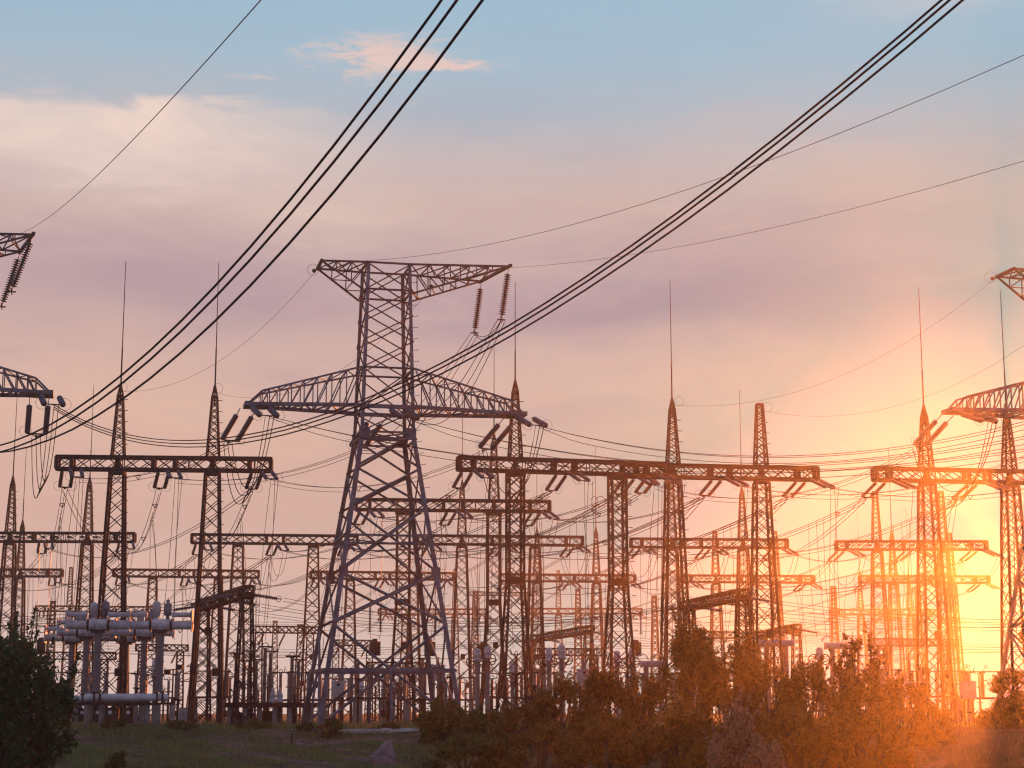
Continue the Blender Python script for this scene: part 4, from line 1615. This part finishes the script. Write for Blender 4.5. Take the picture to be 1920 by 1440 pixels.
for px, Yd, hp, n, lab in DISC:
    make_disconnector(lab, on(px, Yd), hp, n, random.uniform(-0.25, 0.25))

# brown porcelain posts on a rusty platform
plat = thing('equipment_platform', 'rusty platform on concrete posts between the rod mast and the pylon foot', 'platform', (gx(520, 142), 142, 0))
mb = MB()
hwid = (gx(612, 142) - gx(428, 142)) / 2
mb.box((0, 0, 1.75), (hwid * 2, 4.0, 0.16))
for yy in (-1.9, 0, 1.9):
    mb.bar((-hwid - 0.1, yy, 1.56), (hwid + 0.1, yy, 1.56), 0.16, 0.2)
mb.build('deck', M_GANTRY2, plat)
for i in range(7):
    for yy in (-1.6, 1.6):
        ps = MB()
        x = -hwid + 0.35 + i * (2 * hwid - 0.7) / 6
        ps.tube((x, yy, -0.2), (x, yy, 1.46), 0.2, None, 9)
        ps.build('support_post', M_CONC, plat)
for x, w, h in ((-hwid + 1.0, 0.9, 1.1), (-0.8, 1.0, 1.2), (1.2, 0.7, 0.9)):
    sc_ = MB()
    sc_.box((x, -0.5, h / 2), (w, 0.7, h))
    sc_.build('drive_cabinet', M_DARK, plat)
k = 0
for px, top, word in ((441, 1226, 'first'), (453, 1240, 'second'), (467, 1222, 'third'), (476, 1238, 'fourth'), (495, 1214, 'fifth'), (503, 1222, 'sixth'), (546, 1232, 'seventh'), (556, 1238, 'eighth')):
    p = at(px, 1320, 141.5)
    zt = z_at(top, 141.5)
    root = thing('post_insulator', f'tall brown porcelain post on the rusty platform, {word} from left', 'insulator', (p.x, 141.5 + (k % 2) * 0.8, 1.84), 'brown porcelain posts on the platform')
    H = zt - 1.84
    a = MB()
    pr = []
    for s in range(3):
        z = s * H / 3
        pr += [(z, 0.17), (z + 0.05, 0.21), (z + 0.1, 0.17)] + post_profile(z + 0.12, z + H / 3 - 0.06, 0.155) + [(z + H / 3 - 0.04, 0.18)]
    a.lathe(pr, (0, 0, 0), (0, 0, 1), 10)
    a.build('porcelain', M_PORCB, root, True)
    b = MB()
    b.bar((-0.5, 0, H + 0.06), (0.6, 0, H + 0.06), 0.1, 0.12)
    b.bar((0.5, 0, H + 0.1), (0.7, 0, H + 0.5), 0.05)
    b.torus((0, 0, H + 0.12), (0.1, 1, 0), 0.24, 0.03, 14, 4)
    b.build('terminal', M_DARK, root)
    k += 1
for px, word in ((511, 'left'), (524, 'right')):
    p = at(px, 1320, 140.6)
    o = MB()
    o.lathe([(0, 0.3), (0.25, 0.3), (0.3, 0.2), (0.4, 0.27), (0.6, 0.24), (0.8, 0.15), (0.95, 0.08), (1.05, 0.1), (1.12, 0.02)], (0, 0, 0), (0, 0, 1), 12)
    b_ = o.build('bushing', M_WHITE, None, True)
    b_.location = (p.x, 140.6, 1.84)
    tag(b_, f'small pale pear-shaped bushing on the rusty platform, {word} of two', 'insulator', 'pale bushings on the platform')

# grey disconnector heads right of centre, standing behind the bushes
for px, py, Ln, lab in ((1455, 1206, 2.9, 'grey cylindrical switch head behind the bushes, under the small portal'), (1578, 1211, 2.9, 'grey cylindrical switch head on two posts over the sunlit bushes'), (1225, 1245, 2.2, 'short grey cylindrical switch head left of the tall bush')):
    Yd = 150
    p = at(px, py, Yd)
    root = thing('switch_head', lab, 'switch', (p.x, Yd, 0), 'grey cylindrical switch heads')
    a = MB()
    a.lathe([(0, 0.1), (0.03, 0.34), (0.1, 0.34), (0.12, 0.26), (Ln - 0.12, 0.26), (Ln - 0.1, 0.34), (Ln - 0.03, 0.34), (Ln, 0.1)], (-Ln / 2, 0, p.z), (1, 0, 0), 12)
    a.build('chamber', M_PAINT, root, True)
    for s in (-1, 1):
        b = MB()
        b.lathe(post_profile(0, p.z - 2.7, 0.24), (s * Ln * 0.27, 0, 2.5), (0, 0, 1), 10)
        b.tube((s * Ln * 0.27, 0, -0.2), (s * Ln * 0.27, 0, 2.5), 0.22, None, 9)
        b.build('support_post', M_PORC, root)
    c = MB()
    for s in (-1, 0.4):
        c.line([(s * Ln * 0.4 + 0.45 * math.cos(t), -0.1, p.z + 0.3 + 0.5 * math.sin(t)) for t in np.linspace(0, math.pi, 9)], 0.06)
    c.build('terminal_hoops', M_PAINT, root)

# wave traps hung from the beams
for px, py, key, lab in ((703, 1216, 'C', 'black caged wave trap hanging in the middle of the pylon\'s legs'), (806, 1217, 'C', 'black caged wave trap half hidden by the pylon\'s right leg'),
                         (905, 1222, 'C', 'black caged wave trap hanging just right of the pylon'), (1192, 1217, 'I', 'black caged wave trap left of the tall bush'), (77, 1213, 'F', 'black boxy wave trap hanging above the dark tree')):
    g = [x for x in GANTRIES if x[0] == key][0]
    yb = g[2] + (g[4] - g[2]) * (px - g[1]) / (g[3] - g[1])
    b0 = at_z(px, yb, ZB)
    p = at(px, py, b0.y)
    sc = b0.y / 246.0
    rr, hh = 0.72 * sc, 1.9 * sc
    root = thing('wave_trap', lab, 'coil', (p.x, b0.y, p.z), 'hanging wave traps')
    a = MB()
    a.lathe([(0, rr * 0.5), (0.02, rr), (0.1, rr), (0.12, rr * 0.82), (hh - 0.12, rr * 0.82), (hh - 0.1, rr), (hh - 0.02, rr), (hh, rr * 0.5)], (0, 0, -hh / 2), (0, 0, 1), 14)
    for i in range(12):
        t = 2 * math.pi * i / 12
        a.bar((rr * math.cos(t), rr * math.sin(t), -hh / 2), (rr * math.cos(t), rr * math.sin(t), hh / 2), 0.07 * sc)
    a.box((0, 0, hh / 2 + 0.12), (rr * 0.9, rr * 0.9, 0.24))
    a.build('coil', M_DARK, root)
    up_ = ZB - 0.5 - p.z
    for s in (-1, 1):
        b = MB()
        b.line([(s * rr * 0.8, 0, hh / 2 + 0.2), (s * rr * 1.0, 0, hh / 2 + 0.9)], 0.03)
        b.lathe([(0, .05), (0.02, 0.3 * sc), (0.08, 0.3 * sc), (0.1, .05)], (s * rr * 1.0, 0, hh / 2 + 0.9), (0, 0, 1), 8)
        b.lathe(ribbed(2.6, 14, 0.13, 0.06), (s * rr * 1.0, 0, hh / 2 + 1.0), (0, 0, 1), 7)
        b.line([(s * rr * 1.0, 0, hh / 2 + 3.6), (s * rr * 1.1, 0, up_)], 0.025)
        b.build('suspension_rod', M_DISC, root)

# low cross gantries of the apparatus field
for xl, xr, py, Yd, lab in ((470, 600, 1180, 200, 'low grey cross gantry just left of the big pylon\'s left legs'), (62, 217, 1229, 188, 'low cross gantry behind the breaker columns and the wave trap'),
                            (690, 800, 1249, 172, 'lowest cross gantry inside the big pylon\'s base'), (878, 1000, 1113, 352, 'tiny cross gantry between the second and third rows right of the pylon'),
                            (1300, 1425, 1190, 208, 'low cross gantry half hidden behind the tallest bush'), (1632, 1795, 1204, 190, 'low glowing cross gantry right of the bushes'), (620, 705, 1205, 232, 'low cross gantry behind the pylon\'s left legs'),
                            (1010, 1130, 1222, 190, 'low cross gantry above the paired hooped transformers'), (255, 352, 1214, 210, 'low cross gantry right behind the breaker')):
    a, b = at(xl, py, Yd), at(xr, py, Yd + 2)
    b.z = a.z
    root = thing('low_gantry', lab, 'gantry', (a.x, a.y, 0), 'low cross gantries')
    L = (b - a).length
    mb = MB()
    truss_beam(mb, (0, 0, a.z), (b.x - a.x, b.y - a.y, a.z), 0.6, 0.7, 0.13, 0.07, max(5, int(L / 0.75)))
    mb.build('beam', M_GANTRY, root)
    for t in (0.12, 0.86):
        cm = MB()
        lattice_column(cm, Vector(((b.x - a.x) * t, (b.y - a.y) * t, 0)), (1, 0.1, 0), [(0, 0.5), (a.z - 0.35, 0.36)], 0.12, 0.065)
        cm.build('column', M_GANTRY, root)
    for t in (0.2, 0.5, 0.8):
        p = a.lerp(b, t) - Vector((a.x, a.y, 0.35))
        st_ = MB()
        dv = Vector((-0.55, 0.4, -1.0)).normalized()
        st_.lathe(ribbed(1.5, 10, 0.13, 0.06), p + dv * 0.15, dv, 7)
        st_.line([p, p + dv * 0.15], 0.03)
        st_.build('insulator', M_DISC, root, True)

# crowd of slender posts with porcelain tops among the far apparatus
protos = []
for hp, hi, m in ((2.6, 1.6, M_PORCB), (3.4, 1.2, M_PORC), (2.2, 2.3, M_PORC), (4.2, 1.5, M_PORCB)):
    r_ = thing('post_insulator', 'slender post with a porcelain top in the crowd of far apparatus', 'insulator', (0, 0, 0), 'slender posts of the far apparatus')
    a = MB()
    a.tube((0, 0, -0.2), (0, 0, hp), 0.15, 0.13, 7)
    a.bar((-0.45, 0, hp * 0.55), (0.45, 0, hp * 0.55), 0.09)
    a.box((0, 0, hp), (0.55, 0.5, 0.14))
    a.build('support_post', M_GANTRY, r_)
    b = MB()
    b.lathe(post_profile(0, hi * 0.48, 0.17) + [(hi * 0.5, 0.21)] + post_profile(hi * 0.52, hi, 0.16), (0, 0, hp + 0.07), (0, 0, 1), 8)
    b.build('porcelain', m, r_, True)
    c = MB()
    z = hp + hi + 0.12
    c.bar((-0.6, 0, z), (0.75, 0, z + 0.05), 0.08)
    c.bar((0.5, 0, z), (0.8, 0, z + 0.5), 0.05)
    c.torus((0, 0, z + 0.05), (0.2, 1, 0), 0.25, 0.035, 12, 4)
    c.build('terminal', M_DARK, r_)
    protos.append(r_)
rn = random.Random(21)
n_ = 0
for lo_, hi_, cnt in ((95, 345, 15), (380, 620, 13), (620, 880, 18), (880, 1230, 22), (1640, 1850, 12)):
    for q in range(cnt):
        px = lo_ + (hi_ - lo_) * (q + rn.uniform(0.1, 0.9)) / cnt
        Yd = rn.choice((152, 164, 176, 190, 206, 225, 250)) + rn.uniform(-2, 2)
        loc = (gx(px, Yd), Yd, 0)
        rz = rn.uniform(0, 3.1)
        if n_ < len(protos):
            protos[n_].location = loc
            protos[n_].rotation_euler = (0, 0, rz)
        else:
            copy_thing(protos[n_ % 4], loc, 'slender post with a porcelain top in the crowd of far apparatus', rz)
        n_ += 1

# breaker connections
for i, (px, py, Yd, word) in enumerate(((362, 1168, 126, 'nearest'), (335, 1182, 137, 'middle'), (290, 1192, 147.5, 'farthest'))):
    p = at(px, py, Yd)
    q = bd[('low rusty portal at left', i, 'left')]
    for k_, sg_ in ((0, 1), (1, -1)):
        if sg_ < 0:
            p = at(px - 237, py, Yd)
            q = p + Vector((-7, 3, 2.0))
        mb = MB()
        mb.line(sag_pts(p, q, 0.9, 16), 0.035)
        tag(mb.build('connection_wire', M_WIRE), f'dark wire from the {"right" if sg_ > 0 else "left"} end of the {word} breaker pole', 'wire', 'breaker connections')

# dark boxes (drives) on columns, floodlight pole, cabinet
fl = thing('floodlight_pole', 'thin pole with two dark floodlights right of the breaker', 'lamp post', on(322, 150))
a = MB()
a.tube((0, 0, -0.2), (0, 0, 4.6), 0.09, 0.06, 8)
a.bar((-0.6, 0, 4.5), (0.7, 0, 4.6), 0.08)
a.build('pole', M_DARK, fl)
for s, z in ((-0.45, 4.35), (0.55, 4.75)):
    b = MB()
    b.box((s, -0.05, z), (0.5, 0.35, 0.36))
    b.bar((s, -0.05, z), (s, 0, 4.55), 0.06)
    b.build('lamp', M_DARK, fl)
cb_ = thing('control_cabinet', 'pale grey control cabinet on the ground between the two rod masts', 'cabinet', on(347, 150))
a = MB()
a.box((0, 0, 0.75), (1.0, 0.6, 1.3))
a.box((0, 0, 1.44), (1.1, 0.7, 0.08))
a.build('body', M_WHITE, cb_)
b = MB()
b.box((0.0, -0.31, 0.78), (0.86, 0.03, 1.1))
b.build('door', M_PAINT, cb_)
a = MB()
for s in (-0.4, 0.4):
    a.bar((s, 0, -0.2), (s, 0, 0.1), 0.12)
a.build('plinth', M_CONC, cb_)


def small_pylon(px, Yd, H, lab):
    x = gx(px, Yd)
    mb = MB()
    lattice_column(mb, Vector((0, 0, 0)), (1, 0.2, 0), [(0, H * 0.09), (H * 0.62, H * 0.03), (H, H * 0.012)], 0.3, 0.16, 1.3)
    for zf, wf in ((0.66, 0.2), (0.8, 0.15), (0.93, 0.1)):
        for s in (-1, 1):
            mb.bar((0, 0, H * zf), (s * H * wf, 0, H * zf), 0.25)
            mb.bar((0, 0, H * (zf + 0.06)), (s * H * wf, 0, H * zf), 0.18)
    o = mb.build('transmission_tower', M_GANTRY)
    o.location = (x, Yd, 0)
    tag(o, lab, 'pylon', 'tiny far pylons')


small_pylon(357, 420, 12.5, 'tiny far lattice pylon above the pale cabinet')
small_pylon(1638, 425, 13.5, 'tiny far lattice pylon in the glow behind the bushes')

# far low masts between the rows
for px, top, Yd, lab in ((90, 1128, 300, 'slender far lattice mast behind the second-row left gantry'), (512, 1165, 330, 'slender far lattice mast left of the big pylon'), (560, 1172, 260, 'short lattice mast with cap left of the pylon\'s left foot'),
                         (890, 1110, 300, 'slender far lattice mast just right of the pylon\'s legs'), (1085, 1105, 310, 'slender far lattice mast between the third-row rods'), (1230, 1118, 300, 'slender far lattice mast left of the one-rod column'),
                         (1570, 1100, 310, 'slender far lattice mast left of the glowing gantry'), (1730, 1105, 330, 'slender far lattice mast within the glowing columns')):
    x = gx(px, Yd)
    zt = z_at(top, Yd)
    mb = MB()
    lattice_column(mb, Vector((0, 0, 0)), (1, 0.1, 0), [(0, 0.85), (zt, 0.32)], 0.16, 0.09)
    mb.box((0, 0, zt), (0.9, 0.9, 0.2))
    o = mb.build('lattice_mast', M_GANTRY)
    o.location = (x, Yd, 0)
    tag(o, lab, 'mast', 'slender far masts')

# ------------------------------------------------------------------ vegetation


def crown_mesh(name, rx, ry, h, n, leaf, m, seed, lobes=26, spread=0.2, trunked=False):
    g = np.random.default_rng(seed)
    # lobes: clumps spread through the crown from the ground up
    t = g.random(lobes) ** 0.85
    if trunked:
        t = 0.22 + 0.78 * t
    rad = np.sqrt(np.clip(1 - ((t - 0.34) / 0.68) ** 2, 0.03, 1)) * g.uniform(0.25, 1.0, lobes) ** 0.55
    an = g.uniform(0, 2 * math.pi, lobes)
    c = np.stack([np.cos(an) * rad, np.sin(an) * rad, (t * 0.86 + 0.06) * 2], 1)
    cs = g.uniform(0.55, 1.4, lobes) * spread
    wgt = cs ** 2
    idx = g.choice(lobes, n, p=wgt / wgt.sum())
    # leaves sit on small twigs inside each clump: second level of clustering
    tw = g.normal(size=(lobes, 26, 3))
    tw /= np.linalg.norm(tw, axis=2)[:, :, None]
    tw *= (g.uniform(0.35, 1.1, (lobes, 26, 1)))
    ti = g.integers(0, 26, n)
    p = c[idx] + tw[idx, ti] * cs[idx][:, None] + g.normal(size=(n, 3)) * (0.26 * cs[idx])[:, None]
    p = p * np.array([rx, ry, h * 0.5])
    p[:, 2] = np.maximum(p[:, 2], g.uniform(0.0, 0.35, n))
    a = g.normal(size=(n, 3))
    a /= np.linalg.norm(a, axis=1)[:, None]
    b = np.cross(a, g.normal(size=(n, 3)))
    b /= np.linalg.norm(b, axis=1)[:, None]
    s = leaf * (g.uniform(0.45, 1.1, n) + 0.8 * (g.random(n) < 0.18))[:, None]
    # ragged upright shoots standing out of the outline
    ns = max(4, int(lobes * 0.8))
    k = max(1, n // 6)
    si = g.integers(0, ns, k)
    root_ = c[g.integers(0, lobes, ns)] * np.array([rx, ry, h * 0.5])
    tipd = np.stack([g.normal(0, 0.22, ns) * rx, g.normal(0, 0.22, ns) * rx, g.uniform(0.08, 0.34, ns) * h], 1)
    shoots = [(root_[q_], root_[q_] + tipd[q_]) for q_ in range(ns)]
    tt = g.uniform(0, 1, k)[:, None]
    p[:k] = root_[si] + tipd[si] * tt + g.normal(size=(k, 3)) * (0.055 * rx * (1.25 - tt))
    p[:, 2] = np.maximum(p[:, 2], g.uniform(0.0, 0.35, n))
    v = np.stack([p - a * s, p + b * s * 0.42, p + a * s, p - b * s * 0.42], 1).reshape(-1, 3)
    return numpy_mesh(name, v, 4, m), c * np.array([rx, ry, h * 0.5]), shoots


def bush(px, top, wpx, Yd, label, m, seed, n=7000, leaf=0.15, group='bushes in front of the yard', kind='bush', lobes=26, spread=0.22, depth=None, trunk=False, rz=0.0):
    x = gx(px, Yd)
    zg = gz(x, Yd)
    zt = z_at(top, Yd, px)
    h = max(0.6, zt - zg)
    rx = wpx * Yd / FPX / 2
    ry = depth or rx * 0.9
    root = thing(kind, label, 'tree' if kind == 'tree' else 'bush', (x, Yd, zg), group, rz)
    me, cl_, sh_ = crown_mesh('crown', rx, ry, h, n, leaf, m, seed, lobes, spread, trunk)
    o = bpy.data.objects.new('crown', me)
    COL.objects.link(o)
    o.parent = root
    t = MB()
    g = random.Random(seed)
    for c in cl_[::2]:
        b0 = Vector((g.uniform(-.2, .2) * rx, g.uniform(-.2, .2) * rx, -0.1))
        c = Vector(c)
        mid = b0.lerp(c, 0.5) + Vector((g.uniform(-.15, .15) * rx, g.uniform(-.15, .15) * rx, 0.1 * h))
        t.tube(b0, mid, 0.07, 0.045, 5)
        t.tube(mid, c, 0.045, 0.012, 5)
        for _ in range(2):
            t.tube(mid.lerp(c, 0.4), c + Vector((g.uniform(-.3, .3) * rx, g.uniform(-.3, .3) * rx, g.uniform(-.1, .25) * h)), 0.025, 0.008, 4)
    for a_, b_ in sh_:
        a_, b_ = Vector(a_), Vector(b_)
        t.tube((0, 0, -0.1), a_, 0.04, 0.026, 4)
        t.tube(a_, a_.lerp(b_, 0.5) + Vector((0.03 * rx, 0, 0)), 0.028, 0.02, 4)
        t.tube(a_.lerp(b_, 0.5) + Vector((0.03 * rx, 0, 0)), b_ + (b_ - a_) * 0.12, 0.02, 0.008, 4)
    if trunk:
        t.tube((0, 0, -0.2), (0, 0, h * 0.5), 0.2, 0.12, 8)
    t.build('trunk', M_BARK, root)
    return root


B = bush
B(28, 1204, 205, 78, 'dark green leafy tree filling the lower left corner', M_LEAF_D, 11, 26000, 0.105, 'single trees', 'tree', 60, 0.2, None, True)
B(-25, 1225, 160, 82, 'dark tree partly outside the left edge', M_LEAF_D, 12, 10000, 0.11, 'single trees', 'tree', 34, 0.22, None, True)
BUSHES = [
    (835, 1310, 120, 114, 7000, M_LEAF, 'green bush covering the pylon\'s right foot'),
    (905, 1335, 110, 108, 6500, M_LEAF, 'low green bush right of the bush at the pylon\'s foot'),
    (975, 1322, 120, 112, 7000, M_LEAF_O, 'low olive bush below the straight gantry columns'),
    (1050, 1278, 130, 113, 8000, M_LEAF_O, 'mid-height olive bush below the paired transformers'),
    (1125, 1262, 120, 110, 8000, M_LEAF_O, 'olive bush below the boxy transformer'),
    (1205, 1262, 110, 108, 8000, M_LEAF_O, 'rust-lit bush just left of the tallest bush'),
    (1302, 1168, 150, 108, 14000, M_LEAF_O, 'tallest leafy bush, right of centre'),
    (1372, 1214, 120, 106, 9000, M_LEAF_O, 'bush leaning on the right flank of the tallest bush'),
    (1440, 1228, 120, 108, 9000, M_LEAF_O, 'rounded sunlit bush below the small portal'),
    (1518, 1240, 120, 105, 9000, M_LEAF_O, 'sunlit bush left of the lacy young tree'),
    (1690, 1275, 120, 112, 7500, M_LEAF_O, 'sunlit bush at the right end of the thicket'),
    (1742, 1318, 110, 116, 6000, M_LEAF_O, 'low glowing bush between the thicket and the right pylon'),
    (1600, 1285, 130, 98, 8000, M_LEAF_O, 'bright orange bush under the lacy young tree'),
    (880, 1385, 170, 92, 6500, M_LEAF, 'low dark green bush along the bottom edge, left of centre'),
    (1010, 1362, 190, 92, 8000, M_LEAF_O, 'broad low olive bush along the bottom edge at centre'),
    (1130, 1350, 180, 90, 8000, M_LEAF_O, 'broad brownish bush along the bottom edge below the boxy transformer'),
    (1250, 1325, 180, 90, 9000, M_LEAF_O, 'broad brown bush at the foot of the tallest bush'),
    (1500, 1335, 190, 88, 9000, M_LEAF_O, 'broad sunlit bush along the bottom edge right of the pale bush'),
    (1630, 1350, 160, 88, 7500, M_LEAF_O, 'glowing low bush along the bottom edge, nearest the bare mound'),
    (1905, 1262, 120, 126, 9000, M_LEAF_O, 'bright orange bush at the right edge beside the pylon leg'),
]
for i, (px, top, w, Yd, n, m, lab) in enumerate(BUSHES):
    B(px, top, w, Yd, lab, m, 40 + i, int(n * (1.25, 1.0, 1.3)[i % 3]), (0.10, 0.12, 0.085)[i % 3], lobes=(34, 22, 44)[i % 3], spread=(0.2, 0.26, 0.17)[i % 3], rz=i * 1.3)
B(1608, 1178, 95, 106, 'lacy thin-crowned young tree above the sunlit bushes', M_LEAF_O, 71, 4200, 0.12, 'single trees', 'tree', 24, 0.2, None, True)
B(1382, 1330, 130, 72, 'pale-leaved bush standing out at the bottom edge right of centre', M_LEAF_P, 72, 9000, 0.085, lobes=40, spread=0.16)
B(1432, 1385, 110, 70, 'smaller pale-leaved bush at the right foot of the pale bush', M_LEAF_P, 73, 5000, 0.085, lobes=30, spread=0.16)
B(622, 1349, 52, 121, 'small round green bush at the pylon\'s front left foot', M_LEAF, 74, 1800, 0.10, lobes=16)
B(1330, 1390, 120, 74, 'dull low bush at the left foot of the pale bush', M_LEAF_O, 75, 4500, 0.1)

for i_, (px, top, w_, Yd, lab) in enumerate(((212, 1350, 46, 124, 'small weed clump on the bank edge right of the dark tree'), (338, 1352, 60, 125, 'small weed clump on the bank edge below the grey cabinet'), (470, 1350, 70, 125, 'wide weed clump on the bank edge below the rusty platform'),
                                              (575, 1356, 40, 123, 'small weed clump left of the pylon\'s front foot'), (735, 1358, 44, 124, 'small weed clump beside the pale concrete strip'), (232, 1405, 60, 92, 'weed clump low on the bank near the bottom left'))):
    B(px, top, w_, Yd, lab, M_LEAF, 90 + i_, 1500, 0.09, 'weed clumps on the bank', lobes=12, spread=0.24)

# grass and weeds


def blades(name, n, xr, yr_, hmin, hmax, wid, m, seed, keep=None):
    g = np.random.default_rng(seed)
    x = g.uniform(*xr, n)
    y = g.uniform(*yr_, n)
    ns = np.sin(x * 0.9 + y * 0.4) + np.sin(x * 0.37 - y * 0.8 + 2) + 0.8 * np.sin(x * 2.3 + 1.1 * y)
    k = g.random(n) < np.clip(0.55 + 0.3 * ns, 0.06, 1)
    if keep is not None:
        k &= keep(x, y)
    x, y, ns = x[k], y[k], ns[k]
    n = len(x)
    z = tz(x, y) - 0.03
    tuft = np.sin(x * 1.9 + 0.7 * y + 2 * np.sin(y * 0.6)) + np.sin(y * 1.6 - 0.5 * x)
    h = g.uniform(hmin, hmax, n) * np.clip(0.75 + 0.2 * ns + 0.3 * np.maximum(tuft, 0), 0.25, 2)
    a = g.uniform(0, 2 * math.pi, n)
    dx, dy = np.cos(a) * wid / 2, np.sin(a) * wid / 2
    lx, ly = g.normal(0, 0.3, n) * h, g.normal(0, 0.3, n) * h
    v = np.stack([np.stack([x - dx, y - dy, z], 1), np.stack([x + dx, y + dy, z], 1), np.stack([x + lx, y + ly, z + h], 1)], 1).reshape(-1, 3)
    o = bpy.data.objects.new(name, numpy_mesh(name, v, 3, m))
    COL.objects.link(o)
    return o


def not_dirt(x, y):
    return np.random.default_rng(17).random(len(x)) > bare(x, y) * 0.93


gr = blades('grass', 130000, (-31, 1), (93, 134), 0.08, 0.42, 0.035, M_GRASS, 5, not_dirt)
gr['kind'] = 'stuff'
tag(gr, 'short green grass on the bank below the switchyard', 'grass')
gr2 = blades('grass', 45000, (16, 36), (78, 130), 0.12, 0.36, 0.035, M_WEED, 6)
gr2['kind'] = 'stuff'
tag(gr2, 'dry sunlit grass on the mound at the lower right', 'grass')
gr3 = blades('dry_weeds', 16000, (-31, 2), (98, 136), 0.2, 0.65, 0.03, M_WEED, 8, not_dirt)
gr3['kind'] = 'stuff'
tag(gr3, 'pale dry weeds scattered along the upper edge of the bank', 'weeds')
gr4 = blades('grass', 60000, (-70, 75), (134, 175), 0.15, 0.5, 0.05, M_GRASS, 9)
gr4['kind'] = 'stuff'
tag(gr4, 'rough grass between the feet of the masts and apparatus', 'grass')

# broken concrete slab, old footing strip, stake
sl = MB()
q = [at(702, 1419, 100), at(718, 1404, 100.5), at(734, 1389, 101.2), at(740, 1408, 101.1), at(747, 1433, 101), at(708, 1452, 99.6)]
th = Vector((-0.30, 0.35, 0.02))
c_ = sum(q, Vector()) / 6
nq = 6
vs = [p - c_ for p in q] + [p + th - c_ for p in q]
sl.add(vs, [tuple(range(5, -1, -1)), tuple(range(6, 12))] + [(i, (i + 1) % 6, (i + 1) % 6 + 6, i + 6) for i in range(6)])
sl.bar(q[1] - c_ + Vector((-0.05, 0, 0.05)), q[1] - c_ + Vector((-0.25, 0.1, 0.16)), 0.03)
o = sl.build('concrete_slab', M_SLAB)
o.location = c_
tag(o, 'broken concrete slab leaning in the grass below the pylon', 'slab')
b2_ = MB()
b2_.box((0, 0, 0), (1.7, 0.4, 0.2))
b2_.box((0.3, 0.05, 0.12), (0.8, 0.25, 0.06))
o = b2_.build('concrete_beam', M_SLAB)
p = at(665, 1422, 103)
o.location = (p.x, 103, gz(p.x, 103) + 0.08)
o.rotation_euler = (0.05, 0.06, 0.1)
tag(o, 'low fallen concrete beam beside the leaning slab', 'slab')
ft = MB()
ft.box((0, 0, 0.02), (6.2, 0.55, 0.3))
ft.box((1.2, 0.1, 0.19), (2.2, 0.4, 0.06))
o = ft.build('concrete_footing', M_WHITE)
o.location = (gx(712, 123.5), 123.5, gz(gx(712, 123.5), 123.5) + 0.02)
o.rotation_euler = (0, 0, R(2))
tag(o, 'long pale concrete strip lying in the grass between the pylon feet', 'slab')
st = MB()
st.tube((0, 0, -0.3), (0.02, 0, 0.95), 0.055, 0.05, 6)
st.tube((0.02, 0, 0.95), (0.02, 0, 1.0), 0.065, 0.03, 6)
o = st.build('stake', M_GANTRY2)
xx = gx(547, 113)
o.location = (xx, 113, gz(xx, 113))
tag(o, 'short rusty stake standing in the grass bank', 'post')

# ------------------------------------------------------------------ haze box
hz = MB()
hz.box((0, (HAZE_FAR - 70) / 2, (HAZE_TOP - 5) / 2), (1240, HAZE_FAR + 70, HAZE_TOP + 5))
hm = bpy.data.materials.new('haze')
hm.use_nodes = True
nt = hm.node_tree
nt.nodes.clear()
out = nt.nodes.new('ShaderNodeOutputMaterial')
pv = nt.nodes.new('ShaderNodeVolumePrincipled')
pv.inputs['Color'].default_value = (1.0, 0.9, 0.8, 1)
pv.inputs['Density'].default_value = HAZE_DENSITY
pv.inputs['Anisotropy'].default_value = HAZE_G
nt.links.new(pv.outputs[0], out.inputs['Volume'])
ho = hz.build('haze', hm)
ho['kind'] = 'stuff'
